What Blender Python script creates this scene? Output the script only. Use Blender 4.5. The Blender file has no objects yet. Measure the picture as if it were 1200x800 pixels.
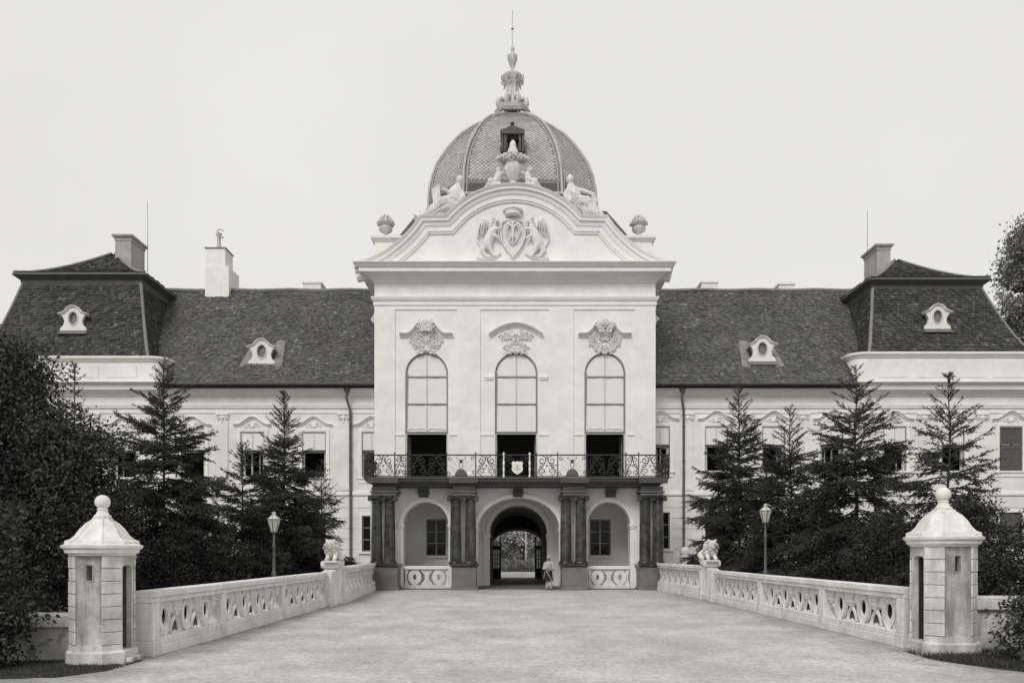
import bpy, bmesh, math, random
import numpy as np
from mathutils import Vector, Matrix
from mathutils.geometry import tessellate_polygon
PI = math.pi
random.seed(7); RNG = np.random.default_rng(11)
SC = bpy.context.scene
COL = SC.collection

# ------------------------------------------------------------------ camera, world, sun, exposure
EYE = 2.045
FOC = 900.0                        # focal length in picture widths of 1200
cam_d = bpy.data.cameras.new('camera'); cam = bpy.data.objects.new('camera', cam_d); COL.objects.link(cam)
cam.location = (0, 0, EYE); cam.rotation_euler = (math.radians(90), 0, 0)
cam_d.sensor_width = 36; cam_d.lens = 36*FOC/1200; cam_d.shift_y = 246/1200
cam_d.clip_start = 0.1; cam_d.clip_end = 3000
SC.camera = cam
w = bpy.data.worlds.new('World'); SC.world = w; w.use_nodes = True
nt = w.node_tree; nt.nodes.clear()
SUN_EL, SUN_AZ = math.radians(42), math.radians(202)      # azimuth from +Y clockwise: behind the camera, to the left
sky = nt.nodes.new('ShaderNodeTexSky'); sky.sky_type = 'NISHITA'; sky.sun_disc = False
sky.sun_elevation = SUN_EL; sky.sun_rotation = SUN_AZ; sky.dust_density = 6; sky.air_density = 1.5
bw = nt.nodes.new('ShaderNodeRGBToBW')
mx = nt.nodes.new('ShaderNodeMix'); mx.data_type = 'RGBA'
tc = nt.nodes.new('ShaderNodeTexCoord')
cl = nt.nodes.new('ShaderNodeTexNoise'); cl.inputs['Scale'].default_value = 2.2; cl.inputs['Detail'].default_value = 5
rp = nt.nodes.new('ShaderNodeValToRGB')
rp.color_ramp.elements[0].position = 0.3; rp.color_ramp.elements[0].color = (7.5, 7.42, 7.12, 1)
rp.color_ramp.elements[1].position = 0.7; rp.color_ramp.elements[1].color = (8.15, 8.07, 7.78, 1)
bgn = nt.nodes.new('ShaderNodeBackground'); bgn.inputs['Strength'].default_value = 0.1
out = nt.nodes.new('ShaderNodeOutputWorld')
L = nt.links.new
L(tc.outputs['Generated'], cl.inputs['Vector']); L(cl.outputs['Fac'], rp.inputs['Fac'])
L(sky.outputs['Color'], bw.inputs['Color'])
mx.inputs['Factor'].default_value = 0.93                    # overcast: a thick even cloud veil over the sky
L(bw.outputs['Val'], mx.inputs['A']); L(rp.outputs['Color'], mx.inputs['B'])
L(mx.outputs['Result'], bgn.inputs['Color']); L(bgn.outputs['Background'], out.inputs['Surface'])
sd = bpy.data.lights.new('sun', 'SUN'); sun = bpy.data.objects.new('sun', sd); COL.objects.link(sun)
sd.energy = 1.45; sd.angle = math.radians(22); sd.color = (1, 0.99, 0.965)
sv = Vector((math.sin(SUN_AZ)*math.cos(SUN_EL), math.cos(SUN_AZ)*math.cos(SUN_EL), math.sin(SUN_EL)))
sun.rotation_euler = sv.to_track_quat('Z', 'Y').to_euler(); sun.location = (-20, -20, 60)
SC.view_settings.view_transform = 'Standard'; SC.view_settings.look = 'None'
SC.view_settings.exposure = 0.09; SC.view_settings.gamma = 1.0; SC.view_settings.use_curve_mapping = False

def PX(px, d): return (px-600)*d/FOC
def PZ(py, d): return EYE+(646-py)*d/FOC

# ------------------------------------------------------------------ materials
def g(v, warm=0.955): return (v, v*0.985, v*warm, 1)
def mat(name, base, rough=0.85, var=0.12, scale=3.0, bump=0.15, bscale=30, stain=0.0, streak=0.0, metal=0.0, attr=False, blot=None):
    m = bpy.data.materials.new(name); m.use_nodes = True
    n = m.node_tree; b = n.nodes['Principled BSDF']; lk = n.links.new
    b.inputs['Roughness'].default_value = rough; b.inputs['Metallic'].default_value = metal
    b.inputs['Specular IOR Level'].default_value = 0.3
    t = n.nodes.new('ShaderNodeTexCoord')
    def noise(sc, det=6, vec=None, rgh=.6):
        q = n.nodes.new('ShaderNodeTexNoise'); q.inputs['Scale'].default_value = sc
        q.inputs['Detail'].default_value = det; q.inputs['Roughness'].default_value = rgh
        lk(vec or t.outputs['Object'], q.inputs['Vector']); return q.outputs['Fac']
    def mrange(v, a, b_, c, d):
        q = n.nodes.new('ShaderNodeMapRange'); lk(v, q.inputs['Value'])
        for k, x in zip(('From Min', 'From Max', 'To Min', 'To Max'), (a, b_, c, d)): q.inputs[k].default_value = x
        return q.outputs['Result']
    def mul(a, b_):
        q = n.nodes.new('ShaderNodeMath'); q.operation = 'MULTIPLY'; lk(a, q.inputs[0])
        if isinstance(b_, float): q.inputs[1].default_value = b_
        else: lk(b_, q.inputs[1])
        return q.outputs[0]
    f = mrange(noise(scale), .3, .7, 1-var, 1+var)
    f = mul(f, mrange(noise(scale*7, 4), .3, .7, 1-var*.5, 1+var*.5))
    if stain: f = mul(f, mrange(noise(scale*.35, 8), .42, .62, 1-stain, 1.0))
    if streak:
        mp = n.nodes.new('ShaderNodeMapping'); mp.inputs['Scale'].default_value = (2.6, 2.6, .35); lk(t.outputs['Object'], mp.inputs['Vector'])
        f = mul(f, mrange(noise(2.2, 7, mp.outputs['Vector']), .38, .6, 1-streak, 1.02))
    if blot: f = mul(f, mrange(noise(blot[0], 3), blot[1], blot[1]+.06, 1.0, blot[2]))
    if attr:
        a = n.nodes.new('ShaderNodeAttribute'); a.attribute_name = 'tone'; f = mul(f, a.outputs['Fac'])
    mc = n.nodes.new('ShaderNodeVectorMath'); mc.operation = 'SCALE'
    mc.inputs[0].default_value = base[:3]; lk(f, mc.inputs['Scale']); lk(mc.outputs['Vector'], b.inputs['Base Color'])
    if bump:
        bp = n.nodes.new('ShaderNodeBump'); bp.inputs['Strength'].default_value = bump; bp.inputs['Distance'].default_value = .02
        lk(noise(bscale, 5), bp.inputs['Height']); lk(bp.outputs['Normal'], b.inputs['Normal'])
    return m
M = dict(
    plaster=mat('plaster', g(.83), .9, .035, 2.2, .25, 14, stain=.09, streak=.0),
    plaster2=mat('wing_plaster', g(.80), .9, .045, 2.2, .25, 14, stain=.12, streak=.0),
    trim=mat('trim_stone', g(.83), .85, .04, 2.0, .2, 20, stain=.05),
    relief=mat('relief_stucco', g(.72), .85, .10, 5, .3, 30),
    statue=mat('statue_stone', g(.74), .85, .12, 4, .4, 25, stain=.2),
    balu=mat('balustrade_stone', g(.80), .85, .09, 3, .4, 25, stain=.16, streak=.10),
    quoin=mat('quoin_stone', g(.70), .9, .14, 5, .4, 25, stain=.28, streak=.2),
    weath=mat('weathered_plaster', g(.64), .95, .14, 4, .4, 20, stain=.40, streak=.45),
    rubble=mat('patched_plaster', g(.62), .95, .12, 3, .5, 14, stain=.25, blot=(3.2, .56, .55)),
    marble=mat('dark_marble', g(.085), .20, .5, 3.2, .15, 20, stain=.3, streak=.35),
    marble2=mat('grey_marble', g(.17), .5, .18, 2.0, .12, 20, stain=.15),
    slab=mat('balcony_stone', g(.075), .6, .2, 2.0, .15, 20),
    tile=mat('roof_tile', g(.10), .85, .25, .8, .2, 30, attr=True),
    tile2=mat('mansard_tile', g(.06), .85, .25, .8, .2, 30, attr=True),
    ridge=mat('ridge_tile', g(.22), .8, .2, 3, .2, 20),
    dome=mat('dome_zinc_shingle', g(.46), .6, .10, 1.2, .1, 20, stain=.12, attr=True),  # base lifted a little: haze put into the shingle colour
    domeb=mat('dome_under_sheet', g(.22), .6, .10, 2, .1, 20),
    lead=mat('lead_sheet', g(.48), .55, .10, 2, .1, 20, streak=.2),
    leadd=mat('dark_lead', g(.09), .6, .15, 2, .1, 20),
    spire=mat('spire_zinc', g(.60), .55, .12, 3, .1, 20, streak=.2),  # lighter than the dome: mist put into the zinc colour
    iron=mat('black_iron', g(.03), .5, .2, 6, .0, 20),
    irong=mat('painted_iron', g(.10), .5, .2, 6, .0, 20),
    white=mat('white_paint', g(.75), .6, .04, 4, .05, 20),
    blind=mat('white_canvas_blind', g(.76), .9, .04, 1.2, .15, 6),
    frame=mat('grey_frame_paint', g(.24), .6, .1, 4, .05, 20),
    framew=mat('pale_frame_paint', g(.55), .6, .06, 4, .05, 20),
    shutter=mat('grey_shutter_paint', g(.10), .7, .12, 4, .1, 20),
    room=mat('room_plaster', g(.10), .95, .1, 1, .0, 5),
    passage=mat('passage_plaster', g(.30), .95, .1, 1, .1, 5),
    wood=mat('dark_door_wood', g(.05), .6, .2, 4, .1, 20, streak=.3),
    trunk=mat('bark', g(.055), .95, .3, 5, .6, 12),
    needle=mat('spruce_needle', g(.042), .7, .35, 1.5, .0, 5, attr=True),
    leaf=mat('tree_leaf', g(.038), .55, .3, 1.0, .0, 5, attr=True),
    leaf3=mat('hazy_park_leaf', g(.36), .6, .25, 1.0, .0, 5, attr=True),  # leaf colour paled to paint in the mist beyond the passage
    leaf2=mat('hazy_tree_leaf', g(.23), .6, .3, 1.0, .0, 5, attr=True),  # far tree: distance haze put into the leaf colour
    grass=mat('grass_blade', g(.05), .8, .3, 2.0, .0, 5, attr=True),
    skin=mat('skin', g(.20), .6, .05, 8, .0, 5),
    pale=mat('pale_cloth', g(.42), .9, .08, 8, .2, 30),
    dark=mat('dark_cloth', g(.02), .9, .2, 8, .2, 30),
    leather=mat('black_leather', g(.02), .4, .2, 8, .0, 5),
    chim=mat('chimney_render', g(.42), .9, .1, 2, .2, 15, streak=.2),
    chimw=mat('whitewashed_render', g(.84), .9, .05, 2, .25, 12, streak=.05),
)
def glass_mat(name, c, rough=.05):
    m = bpy.data.materials.new(name); m.use_nodes = True; b = m.node_tree.nodes['Principled BSDF']
    b.inputs['Base Color'].default_value = g(c); b.inputs['Roughness'].default_value = rough
    b.inputs['Specular IOR Level'].default_value = .22
    n = m.node_tree.nodes.new('ShaderNodeTexNoise'); n.inputs['Scale'].default_value = 1.5
    bp = m.node_tree.nodes.new('ShaderNodeBump'); bp.inputs['Strength'].default_value = .15; bp.inputs['Distance'].default_value = .05
    m.node_tree.links.new(n.outputs['Fac'], bp.inputs['Height']); m.node_tree.links.new(bp.outputs['Normal'], b.inputs['Normal'])
    return m
M['glass'] = glass_mat('window_glass', .015)
def clear_glass():
    m = bpy.data.materials.new('clear_glass'); m.use_nodes = True; n = m.node_tree; b = n.nodes['Principled BSDF']
    b.inputs['Base Color'].default_value = g(.9); b.inputs['Roughness'].default_value = .08
    b.inputs['Transmission Weight'].default_value = .85; b.inputs['IOR'].default_value = 1.05
    nz = n.nodes.new('ShaderNodeTexNoise'); nz.inputs['Scale'].default_value = 8
    r = n.nodes.new('ShaderNodeMapRange'); r.inputs['To Min'].default_value = .02; r.inputs['To Max'].default_value = .25
    n.links.new(nz.outputs['Fac'], r.inputs['Value']); n.links.new(r.outputs['Result'], b.inputs['Roughness'])
    return m
M['clear'] = clear_glass()
def milk_glass():
    m = bpy.data.materials.new('milky_glass'); m.use_nodes = True; n = m.node_tree
    tr = n.nodes.new('ShaderNodeBsdfTranslucent'); tr.inputs['Color'].default_value = g(.9)
    gl = n.nodes.new('ShaderNodeBsdfDiffuse'); gl.inputs['Color'].default_value = g(.8); mx_ = n.nodes.new('ShaderNodeMixShader'); mx_.inputs['Fac'].default_value = .35
    n.links.new(tr.outputs[0], mx_.inputs[1]); n.links.new(gl.outputs[0], mx_.inputs[2]); n.links.new(mx_.outputs[0], n.nodes['Material Output'].inputs['Surface'])
    return m
M['milk'] = milk_glass()

# gravel forecourt material
def gravel():
    m = bpy.data.materials.new('gravel_ground'); m.use_nodes = True; n = m.node_tree; b = n.nodes['Principled BSDF']; lk = n.links.new
    b.inputs['Roughness'].default_value = .95; b.inputs['Specular IOR Level'].default_value = .1
    t = n.nodes.new('ShaderNodeTexCoord')
    def nz(s, d, mapv=None):
        q = n.nodes.new('ShaderNodeTexNoise'); q.inputs['Scale'].default_value = s; q.inputs['Detail'].default_value = d
        q.inputs['Roughness'].default_value = .65
        if mapv:
            mp = n.nodes.new('ShaderNodeMapping'); mp.inputs['Scale'].default_value = mapv; lk(t.outputs['Object'], mp.inputs['Vector']); lk(mp.outputs['Vector'], q.inputs['Vector'])
        else: lk(t.outputs['Object'], q.inputs['Vector'])
        return q.outputs['Fac']
    def mr(v, a, b_, c, d):
        q = n.nodes.new('ShaderNodeMapRange'); lk(v, q.inputs['Value'])
        for k, x in zip(('From Min', 'From Max', 'To Min', 'To Max'), (a, b_, c, d)): q.inputs[k].default_value = x
        return q.outputs['Result']
    def mu(a, b_):
        q = n.nodes.new('ShaderNodeMath'); q.operation = 'MULTIPLY'; lk(a, q.inputs[0]); lk(b_, q.inputs[1]); return q.outputs[0]
    f = mr(nz(.22, 6), .35, .65, .86, 1.06)
    f = mu(f, mr(nz(.9, 8), .35, .65, .92, 1.05)); f = mu(f, mr(nz(3.5, 7), .38, .62, .93, 1.04))
    f = mu(f, mr(nz(.45, 8), .42, .60, .93, 1.03)); f = mu(f, mr(nz(7, 5), .35, .65, .90, 1.06))
    f = mu(f, mr(nz(14, 4), .3, .7, .84, 1.1))
    f = mu(f, mr(nz(60, 3), .3, .7, .66, 1.22))
    sx = n.nodes.new('ShaderNodeSeparateXYZ'); lk(t.outputs['Object'], sx.inputs[0])
    o1 = n.nodes.new('ShaderNodeMath'); o1.operation = 'SUBTRACT'; lk(sx.outputs['X'], o1.inputs[0]); o1.inputs[1].default_value = .62
    o2 = n.nodes.new('ShaderNodeMath'); o2.operation = 'ABSOLUTE'; lk(o1.outputs[0], o2.inputs[0])
    o3 = n.nodes.new('ShaderNodeMath'); o3.operation = 'ADD'; lk(o2.outputs[0], o3.inputs[0]); lk(mr(nz(1.1, 7), .3, .7, -.9, .9), o3.inputs[1])
    f = mu(f, mr(o3.outputs[0], 6.3, 7.9, 1.0, .62))          # trodden dirt lying along the foot of the balustrades
    f = mu(f, mr(nz(1.7, 9), .58, .70, 1.0, .80))
    v = n.nodes.new('ShaderNodeVectorMath'); v.operation = 'SCALE'; v.inputs[0].default_value = g(.60, .955)[:3]
    lk(f, v.inputs['Scale']); lk(v.outputs['Vector'], b.inputs['Base Color'])
    bp = n.nodes.new('ShaderNodeBump'); bp.inputs['Strength'].default_value = .6; bp.inputs['Distance'].default_value = .02
    ad = n.nodes.new('ShaderNodeMath'); ad.operation = 'ADD'; lk(nz(40, 4), ad.inputs[0]); lk(nz(3, 6), ad.inputs[1])
    lk(ad.outputs[0], bp.inputs['Height']); lk(bp.outputs['Normal'], b.inputs['Normal'])
    return m
M['gravel'] = gravel()
M['soil'] = mat('dark_soil', g(.06), .95, .3, 3, .6, 20, stain=.3)
M['lawn'] = mat('lawn_ground', g(.07), .95, .3, .6, .5, 20)
M['paving'] = mat('passage_paving', g(.16), .8, .2, 2, .3, 20)

# ------------------------------------------------------------------ object helpers
WL = {}                                                      # world location of each parent
def thing(name, label, cat, loc=(0, 0, 0), group=None):
    o = bpy.data.objects.new(name, None); COL.objects.link(o); o.location = loc
    o.empty_display_size = .3
    o['label'] = label; o['category'] = cat
    if group: o['group'] = group
    WL[o.name] = Vector(loc); return o
def link(name, me, parent=None, loc=None, rot=None, scale=None, label=None, kind=None):
    """loc given: mesh is in its own coordinates; else mesh is in world coordinates (moved into the parent's frame)"""
    o = bpy.data.objects.new(name, me); COL.objects.link(o)
    pw = WL[parent.name] if parent else Vector((0, 0, 0))
    if loc is None:
        if parent and pw.length > 0: me.transform(Matrix.Translation(-pw))
        WL[o.name] = pw.copy()
    else:
        o.location = Vector(loc)-pw; WL[o.name] = Vector(loc)
    if rot: o.rotation_euler = rot
    if scale: o.scale = scale
    if parent: o.parent = parent
    if label: o['label'] = label
    if kind: o['kind'] = kind
    return o
def tag(o, label, cat, group=None):
    o['label'] = label; o['category'] = cat
    if group: o['group'] = group
    return o

class MB:
    def __init__(s): s.v = []; s.f = []; s.t = []
    def add(s, vs, fs, tone=None):
        o = len(s.v); s.v += [tuple(v) for v in vs]; s.f += [tuple(i+o for i in f) for f in fs]
        if tone is not None: s.t += [tone]*len(vs)
        return s
    def box(s, x0, x1, y0, y1, z0, z1, ch=0):
        if x0 > x1: x0, x1 = x1, x0
        if y0 > y1: y0, y1 = y1, y0
        if z0 > z1: z0, z1 = z1, z0
        if ch:                                               # chamfered on all twelve edges
            b = bmesh.new(); bmesh.ops.create_cube(b, size=1)
            for v in b.verts: v.co = Vector((x0+(v.co.x+.5)*(x1-x0), y0+(v.co.y+.5)*(y1-y0), z0+(v.co.z+.5)*(z1-z0)))
            bmesh.ops.bevel(b, geom=b.edges[:], offset=ch, segments=1, affect='EDGES')
            b.verts.index_update(); s.add([v.co[:] for v in b.verts], [[v.index for v in f.verts] for f in b.faces]); b.free(); return s
        vs = [(x, y, z) for z in (z0, z1) for y in (y0, y1) for x in (x0, x1)]
        return s.add(vs, [(0, 2, 3, 1), (4, 5, 7, 6), (0, 1, 5, 4), (2, 6, 7, 3), (0, 4, 6, 2), (1, 3, 7, 5)])
    def prism(s, outer, y0, y1, holes=(), plane='xz'):
        """polygon in XZ (or YZ / XY) with holes, pushed from y0 to y1"""
        mp = {'xz': lambda a, b, c: (a, c, b), 'yz': lambda a, b, c: (c, a, b), 'xy': lambda a, b, c: (a, b, c)}[plane]
        loops = [list(outer)]+[list(h) for h in holes]
        tris = tessellate_polygon([[Vector((a, b, 0)) for a, b in lp] for lp in loops])
        flat = [p for lp in loops for p in lp]; n = len(flat)
        vs = [mp(a, b, y0) for a, b in flat]+[mp(a, b, y1) for a, b in flat]
        fs = [tuple(t) for t in tris]+[tuple(i+n for i in reversed(t)) for t in tris]
        k = 0
        for lp in loops:
            m_ = len(lp)
            for i in range(m_):
                a, b = k+i, k+(i+1) % m_; fs.append((a, b, b+n, a+n))
            k += m_
        return s.add(vs, fs)
    def sweep(s, path, prof, mapf, closed=False):
        """prof (offset along left normal of path, height c), mapf(a,b,c)->3D"""
        n = len(path); P = [Vector(p) for p in path]; rows = []
        for i in range(n):
            d0 = (P[i]-P[i-1]) if (i > 0 or closed) else (P[1]-P[0])
            d1 = (P[(i+1) % n]-P[i]) if (i < n-1 or closed) else (P[-1]-P[-2])
            d0.normalize(); d1.normalize(); n0 = Vector((-d0.y, d0.x)); n1 = Vector((-d1.y, d1.x))
            m_ = (n0+n1); m_ = m_/max(m_.length_squared/2, .35)
            rows.append([mapf(P[i].x+m_.x*o, P[i].y+m_.y*o, c) for o, c in prof])
        k = len(prof); vs = [v for r in rows for v in r]; fs = []
        for i in range(n if closed else n-1):
            for j in range(k):
                a = i*k+j; b = i*k+(j+1) % k; i2 = (i+1) % n; fs.append((a, b, i2*k+(j+1) % k, i2*k+j))
        if not closed: fs.append(tuple(range(k))[::-1]); fs.append(tuple((n-1)*k+j for j in range(k)))
        return s.add(vs, fs)
    def plan(s, path, prof): return s.sweep(path, prof, lambda a, b, c: (a, b, c))
    def face(s, path, prof, y): return s.sweep(path, prof, lambda a, b, c: (a, y-c, b))
    def lathe(s, prof, c=(0, 0, 0), seg=24, sq=None, a0=0):
        """prof (r,z)"""
        n = len(prof); vs = []; fs = []
        for i in range(seg):
            a = a0+2*PI*i/seg
            for r, z in prof: vs.append((c[0]+r*math.cos(a), c[1]+r*math.sin(a), c[2]+z))
        for i in range(seg):
            for j in range(n-1):
                a = i*n+j; b = ((i+1) % seg)*n+j; fs.append((a, b, b+1, a+1))
        fs.append(tuple(i*n for i in range(seg))[::-1]); fs.append(tuple(i*n+n-1 for i in range(seg)))
        return s.add(vs, fs)
    def tube(s, pts, r, seg=6, r1=None):
        P = [Vector(p) for p in pts]; n = len(P); vs = []; fs = []
        for i in range(n):
            d = (P[min(i+1, n-1)]-P[max(i-1, 0)])
            d = d.normalized() if d.length > 1e-9 else Vector((0, 0, 1))
            u = d.cross(Vector((0, 1, 0)));
            if u.length < .2: u = d.cross(Vector((1, 0, 0)))
            u.normalize(); w_ = d.cross(u); rr = (r if r1 is None else r+(r1-r)*i/(n-1)) if not callable(r) else r(i/(n-1))
            for k in range(seg):
                a = 2*PI*k/seg; vs.append(P[i]+u*rr*math.cos(a)+w_*rr*math.sin(a))
        for i in range(n-1):
            for k in range(seg):
                a = i*seg+k; b = i*seg+(k+1) % seg; fs.append((a, b, b+seg, a+seg))
        fs.append(tuple(range(seg))[::-1]); fs.append(tuple((n-1)*seg+k for k in range(seg)))
        return s.add(vs, fs)
    def ball(s, c, r, seg=12):
        rx, ry, rz = (r, r, r) if not isinstance(r, (tuple, list)) else r; vs = []; fs = []; rn = seg//2+1
        for j in range(rn+1):
            t = PI*j/rn
            for i in range(seg):
                a = 2*PI*i/seg; q = max(math.sin(t), 1e-3)
                vs.append((c[0]+rx*q*math.cos(a), c[1]+ry*q*math.sin(a), c[2]+rz*math.cos(t)))
        for j in range(rn):
            for i in range(seg): fs.append((j*seg+i, (j+1)*seg+i, (j+1)*seg+(i+1) % seg, j*seg+(i+1) % seg))
        fs.append(tuple(range(seg))); fs.append(tuple(rn*seg+i for i in range(seg))[::-1])
        return s.add(vs, fs)
    def mesh(s, name, m, smooth=0, fix=True):
        me = bpy.data.meshes.new(name); me.from_pydata(s.v, [], s.f)
        if fix and len(s.f) < 60000:
            b = bmesh.new(); b.from_mesh(me); bmesh.ops.recalc_face_normals(b, faces=b.faces[:]); b.to_mesh(me); b.free()
        me.materials.append(M[m])
        if s.t:
            a = me.attributes.new('tone', 'FLOAT', 'POINT'); a.data.foreach_set('value', s.t)
        if smooth:
            me.polygons.foreach_set('use_smooth', [True]*len(me.polygons))
            if smooth < 180: me.set_sharp_from_angle(angle=math.radians(smooth))
        me.update(); return me
    def build(s, name, m, parent=None, smooth=0, label=None, kind=None, fix=True):
        return link(name, s.mesh(name, m, smooth, fix), parent, label=label, kind=kind)

def npmesh(name, V, F, m, tone=None):
    """V (n,3), F (k,3) triangles"""
    me = bpy.data.meshes.new(name); nv, nf = len(V), len(F)
    me.vertices.add(nv); me.vertices.foreach_set('co', np.ascontiguousarray(V, np.float32).ravel())
    me.loops.add(nf*3); me.loops.foreach_set('vertex_index', np.ascontiguousarray(F, np.int32).ravel())
    me.polygons.add(nf); me.polygons.foreach_set('loop_start', np.arange(0, nf*3, 3, dtype=np.int32))
    me.polygons.foreach_set('loop_total', np.full(nf, 3, np.int32))
    me.update(calc_edges=True); me.materials.append(M[m])
    if tone is not None:
        a = me.attributes.new('tone', 'FLOAT', 'POINT'); a.data.foreach_set('value', np.ascontiguousarray(tone, np.float32))
    return me

def fuse(parts, voxel, m, name, rough=0.0, it=2):
    """tapered limbs and swellings grown together into one continuous surface.
    parts: (p0,r0,p1,r1) or (centre,(rx,ry,rz))"""
    b = MB()
    for q in parts:
        if len(q) == 2: b.ball(q[0], q[1], 14)
        else:
            p0, r0, p1, r1 = q; p0 = Vector(p0); p1 = Vector(p1)
            n_ = 4; b.tube([p0.lerp(p1, i/n_) for i in range(n_+1)], r0, 10, r1)
            b.ball(p0, r0, 10); b.ball(p1, r1, 10)
    me = b.mesh(name+'_raw', m)
    o = bpy.data.objects.new('raw', me); COL.objects.link(o)
    r = o.modifiers.new('r', 'REMESH'); r.mode = 'VOXEL'; r.voxel_size = voxel
    sm = o.modifiers.new('s', 'SMOOTH'); sm.iterations = it; sm.factor = .5
    if rough:
        t = bpy.data.textures.new('fold', 'CLOUDS'); t.noise_scale = rough*5; t.noise_depth = 2
        dm = o.modifiers.new('d', 'DISPLACE'); dm.texture = t; dm.strength = rough*1.6; dm.texture_coords = 'LOCAL'
    dg = bpy.context.evaluated_depsgraph_get()
    res = bpy.data.meshes.new_from_object(o.evaluated_get(dg)); res.name = name
    bpy.data.objects.remove(o); bpy.data.meshes.remove(me)
    res.polygons.foreach_set('use_smooth', [True]*len(res.polygons))
    if not res.materials: res.materials.append(M[m])
    return res
def arc(cx, cz, rx, rz, a0, a1, n):
    return [(cx+rx*math.cos(math.radians(a0+(a1-a0)*i/n)), cz+rz*math.sin(math.radians(a0+(a1-a0)*i/n))) for i in range(n+1)]
def archhole(x0, x1, z0, zs, zt, n=18):
    """opening with a round (or elliptical) head, counter-clockwise"""
    c = (x0+x1)/2; r = (x1-x0)/2
    return [(x0, z0), (x1, z0)]+arc(c, zs, r, zt-zs, 0, 180, n)
def rect(x0, x1, z0, z1): return [(x0, z0), (x1, z0), (x1, z1), (x0, z1)]
def spiral(cx, cz, r0, r1, a0, turns, n=14, sx=1):
    return [(cx+sx*(r0+(r1-r0)*i/n)*math.cos(a0+turns*2*PI*i/n), cz+(r0+(r1-r0)*i/n)*math.sin(a0+turns*2*PI*i/n)) for i in range(n+1)]

# ================================================================== GROUND
def sheet(name, x0, x1, y0, y1, z, m, nx=1, ny=1):
    b = MB(); vs = [(x0+(x1-x0)*i/nx, y0+(y1-y0)*j/ny, z) for j in range(ny+1) for i in range(nx+1)]
    fs = [(j*(nx+1)+i, j*(nx+1)+i+1, (j+1)*(nx+1)+i+1, (j+1)*(nx+1)+i) for j in range(ny) for i in range(nx)]
    return b.add(vs, fs).build(name, m, kind='structure')
sheet('ground', -600, 600, -300, 900, -0.02, 'lawn')
b = MB(); outl = [(-60, -90), (60, -90), (60, 10), (30, 8), (9.7, 11.0), (8.6, 12.65), (7.35, 14.2), (8.2, 15.2), (8.6, 17), (8.05, 41.5), (-7.9, 41.5), (-7.3, 17), (-7.4, 14.4), (-30, 14.4), (-60, 14)]  # unseen gravel behind the camera widened to bounce more light
b.prism(outl, -.10, 0.0, plane='xy').build('gravel_forecourt', 'gravel', kind='structure')
sheet('courtyard_gravel', -25, 25, 59.6, 78, -0.012, 'gravel')
sheet('gravel_verge', 7.0, 30, 8, 15.6, -.012, 'gravel')
b = MB(); b.plan([(30, 8.02), (9.7, 11.0), (8.6, 12.65), (7.35, 14.2)], [(0, -.1), (0, .012), (-.05, .012), (-.05, -.1)]).build('kerb', 'gravel', kind='structure')

# ================================================================== PALACE
PAL = thing('palace', 'long white baroque palace with tiled mansard roofs and a domed central block', 'palace', (0, 44, 0))
DF, DW, DA, DB = 44.0, 46.0, 41.9, 45.2       # facade, wing wall, arcade wall, gallery back wall
def fx(px): return PX(px, DF)
def fz(py): return PZ(py, DF)
CX = 0.17
XL, XR = fx(440), fx(767)
ZB = 5.95                                     # balcony floor
# ---- front wall of the central block
WINS = [(475, 525), (580, 630), (685, 733)]
holes = []
for a, c in WINS:
    holes.append(archhole(fx(a), fx(c), ZB+.02, fz(438), fz(413), 20))
ztop = fz(331)
MB().prism(rect(XL, XR, ZB-.5, fz(315)), DF, DF+.6, holes).build('facade_wall', 'plaster', PAL)
# side and rear walls of the block, floors, ceiling
MB().box(XL, XL+.6, DF+.6, 58.8, 0, fz(315)).build('side_wall', 'plaster', PAL)
MB().box(XR-.6, XR, DF+.6, 58.8, 0, fz(315)).build('side_wall', 'plaster', PAL)
RX0, RX1 = PX(577, 59), PX(637, 59)
MB().prism(rect(XL, XR, 0, fz(315)), 58.8, 59.4, [archhole(RX0, RX1, 0.001, PZ(640, 59), PZ(619, 59), 20)]).build('rear_wall', 'plaster', PAL)
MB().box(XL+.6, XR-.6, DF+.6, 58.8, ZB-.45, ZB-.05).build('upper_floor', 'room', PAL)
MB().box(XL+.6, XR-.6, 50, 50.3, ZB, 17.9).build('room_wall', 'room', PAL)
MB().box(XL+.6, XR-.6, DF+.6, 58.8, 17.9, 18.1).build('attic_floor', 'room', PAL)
# ---- flat pilaster strips and panels
for a, c in ((440, 463), (536, 563), (643, 672), (744, 767)):
    b = MB(); x0, x1 = fx(a), fx(c)
    b.box(x0 if a > 440 else x0-.05, x1 if c < 767 else x1+.05, DF-.07, DF, ZB, fz(362))
    b.box(x0+.1-.12, x1-.1+.12, DF-.11, DF-.071, ZB, ZB+.55)
    b.build('pilaster', 'plaster', PAL)
# thin string lines at the door heads and imposts
for a, c in ((463, 473.5), (526.5, 536), (563, 578.5), (631.5, 643), (672, 683.5), (734.5, 744)):
    MB().box(fx(a)+.002, fx(c)-.002, DF-.05, DF, fz(510), fz(508)).build('string_course', 'trim', PAL)
for a, c in ((568, 578.5), (631.5, 642)): MB().box(fx(a)+.004, fx(c), DF-.09, DF, fz(443), fz(440.5)).box(fx(a)+.05, fx(c), DF-.06, DF, fz(445), fz(443.1)).build('impost', 'trim', PAL)
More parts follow.
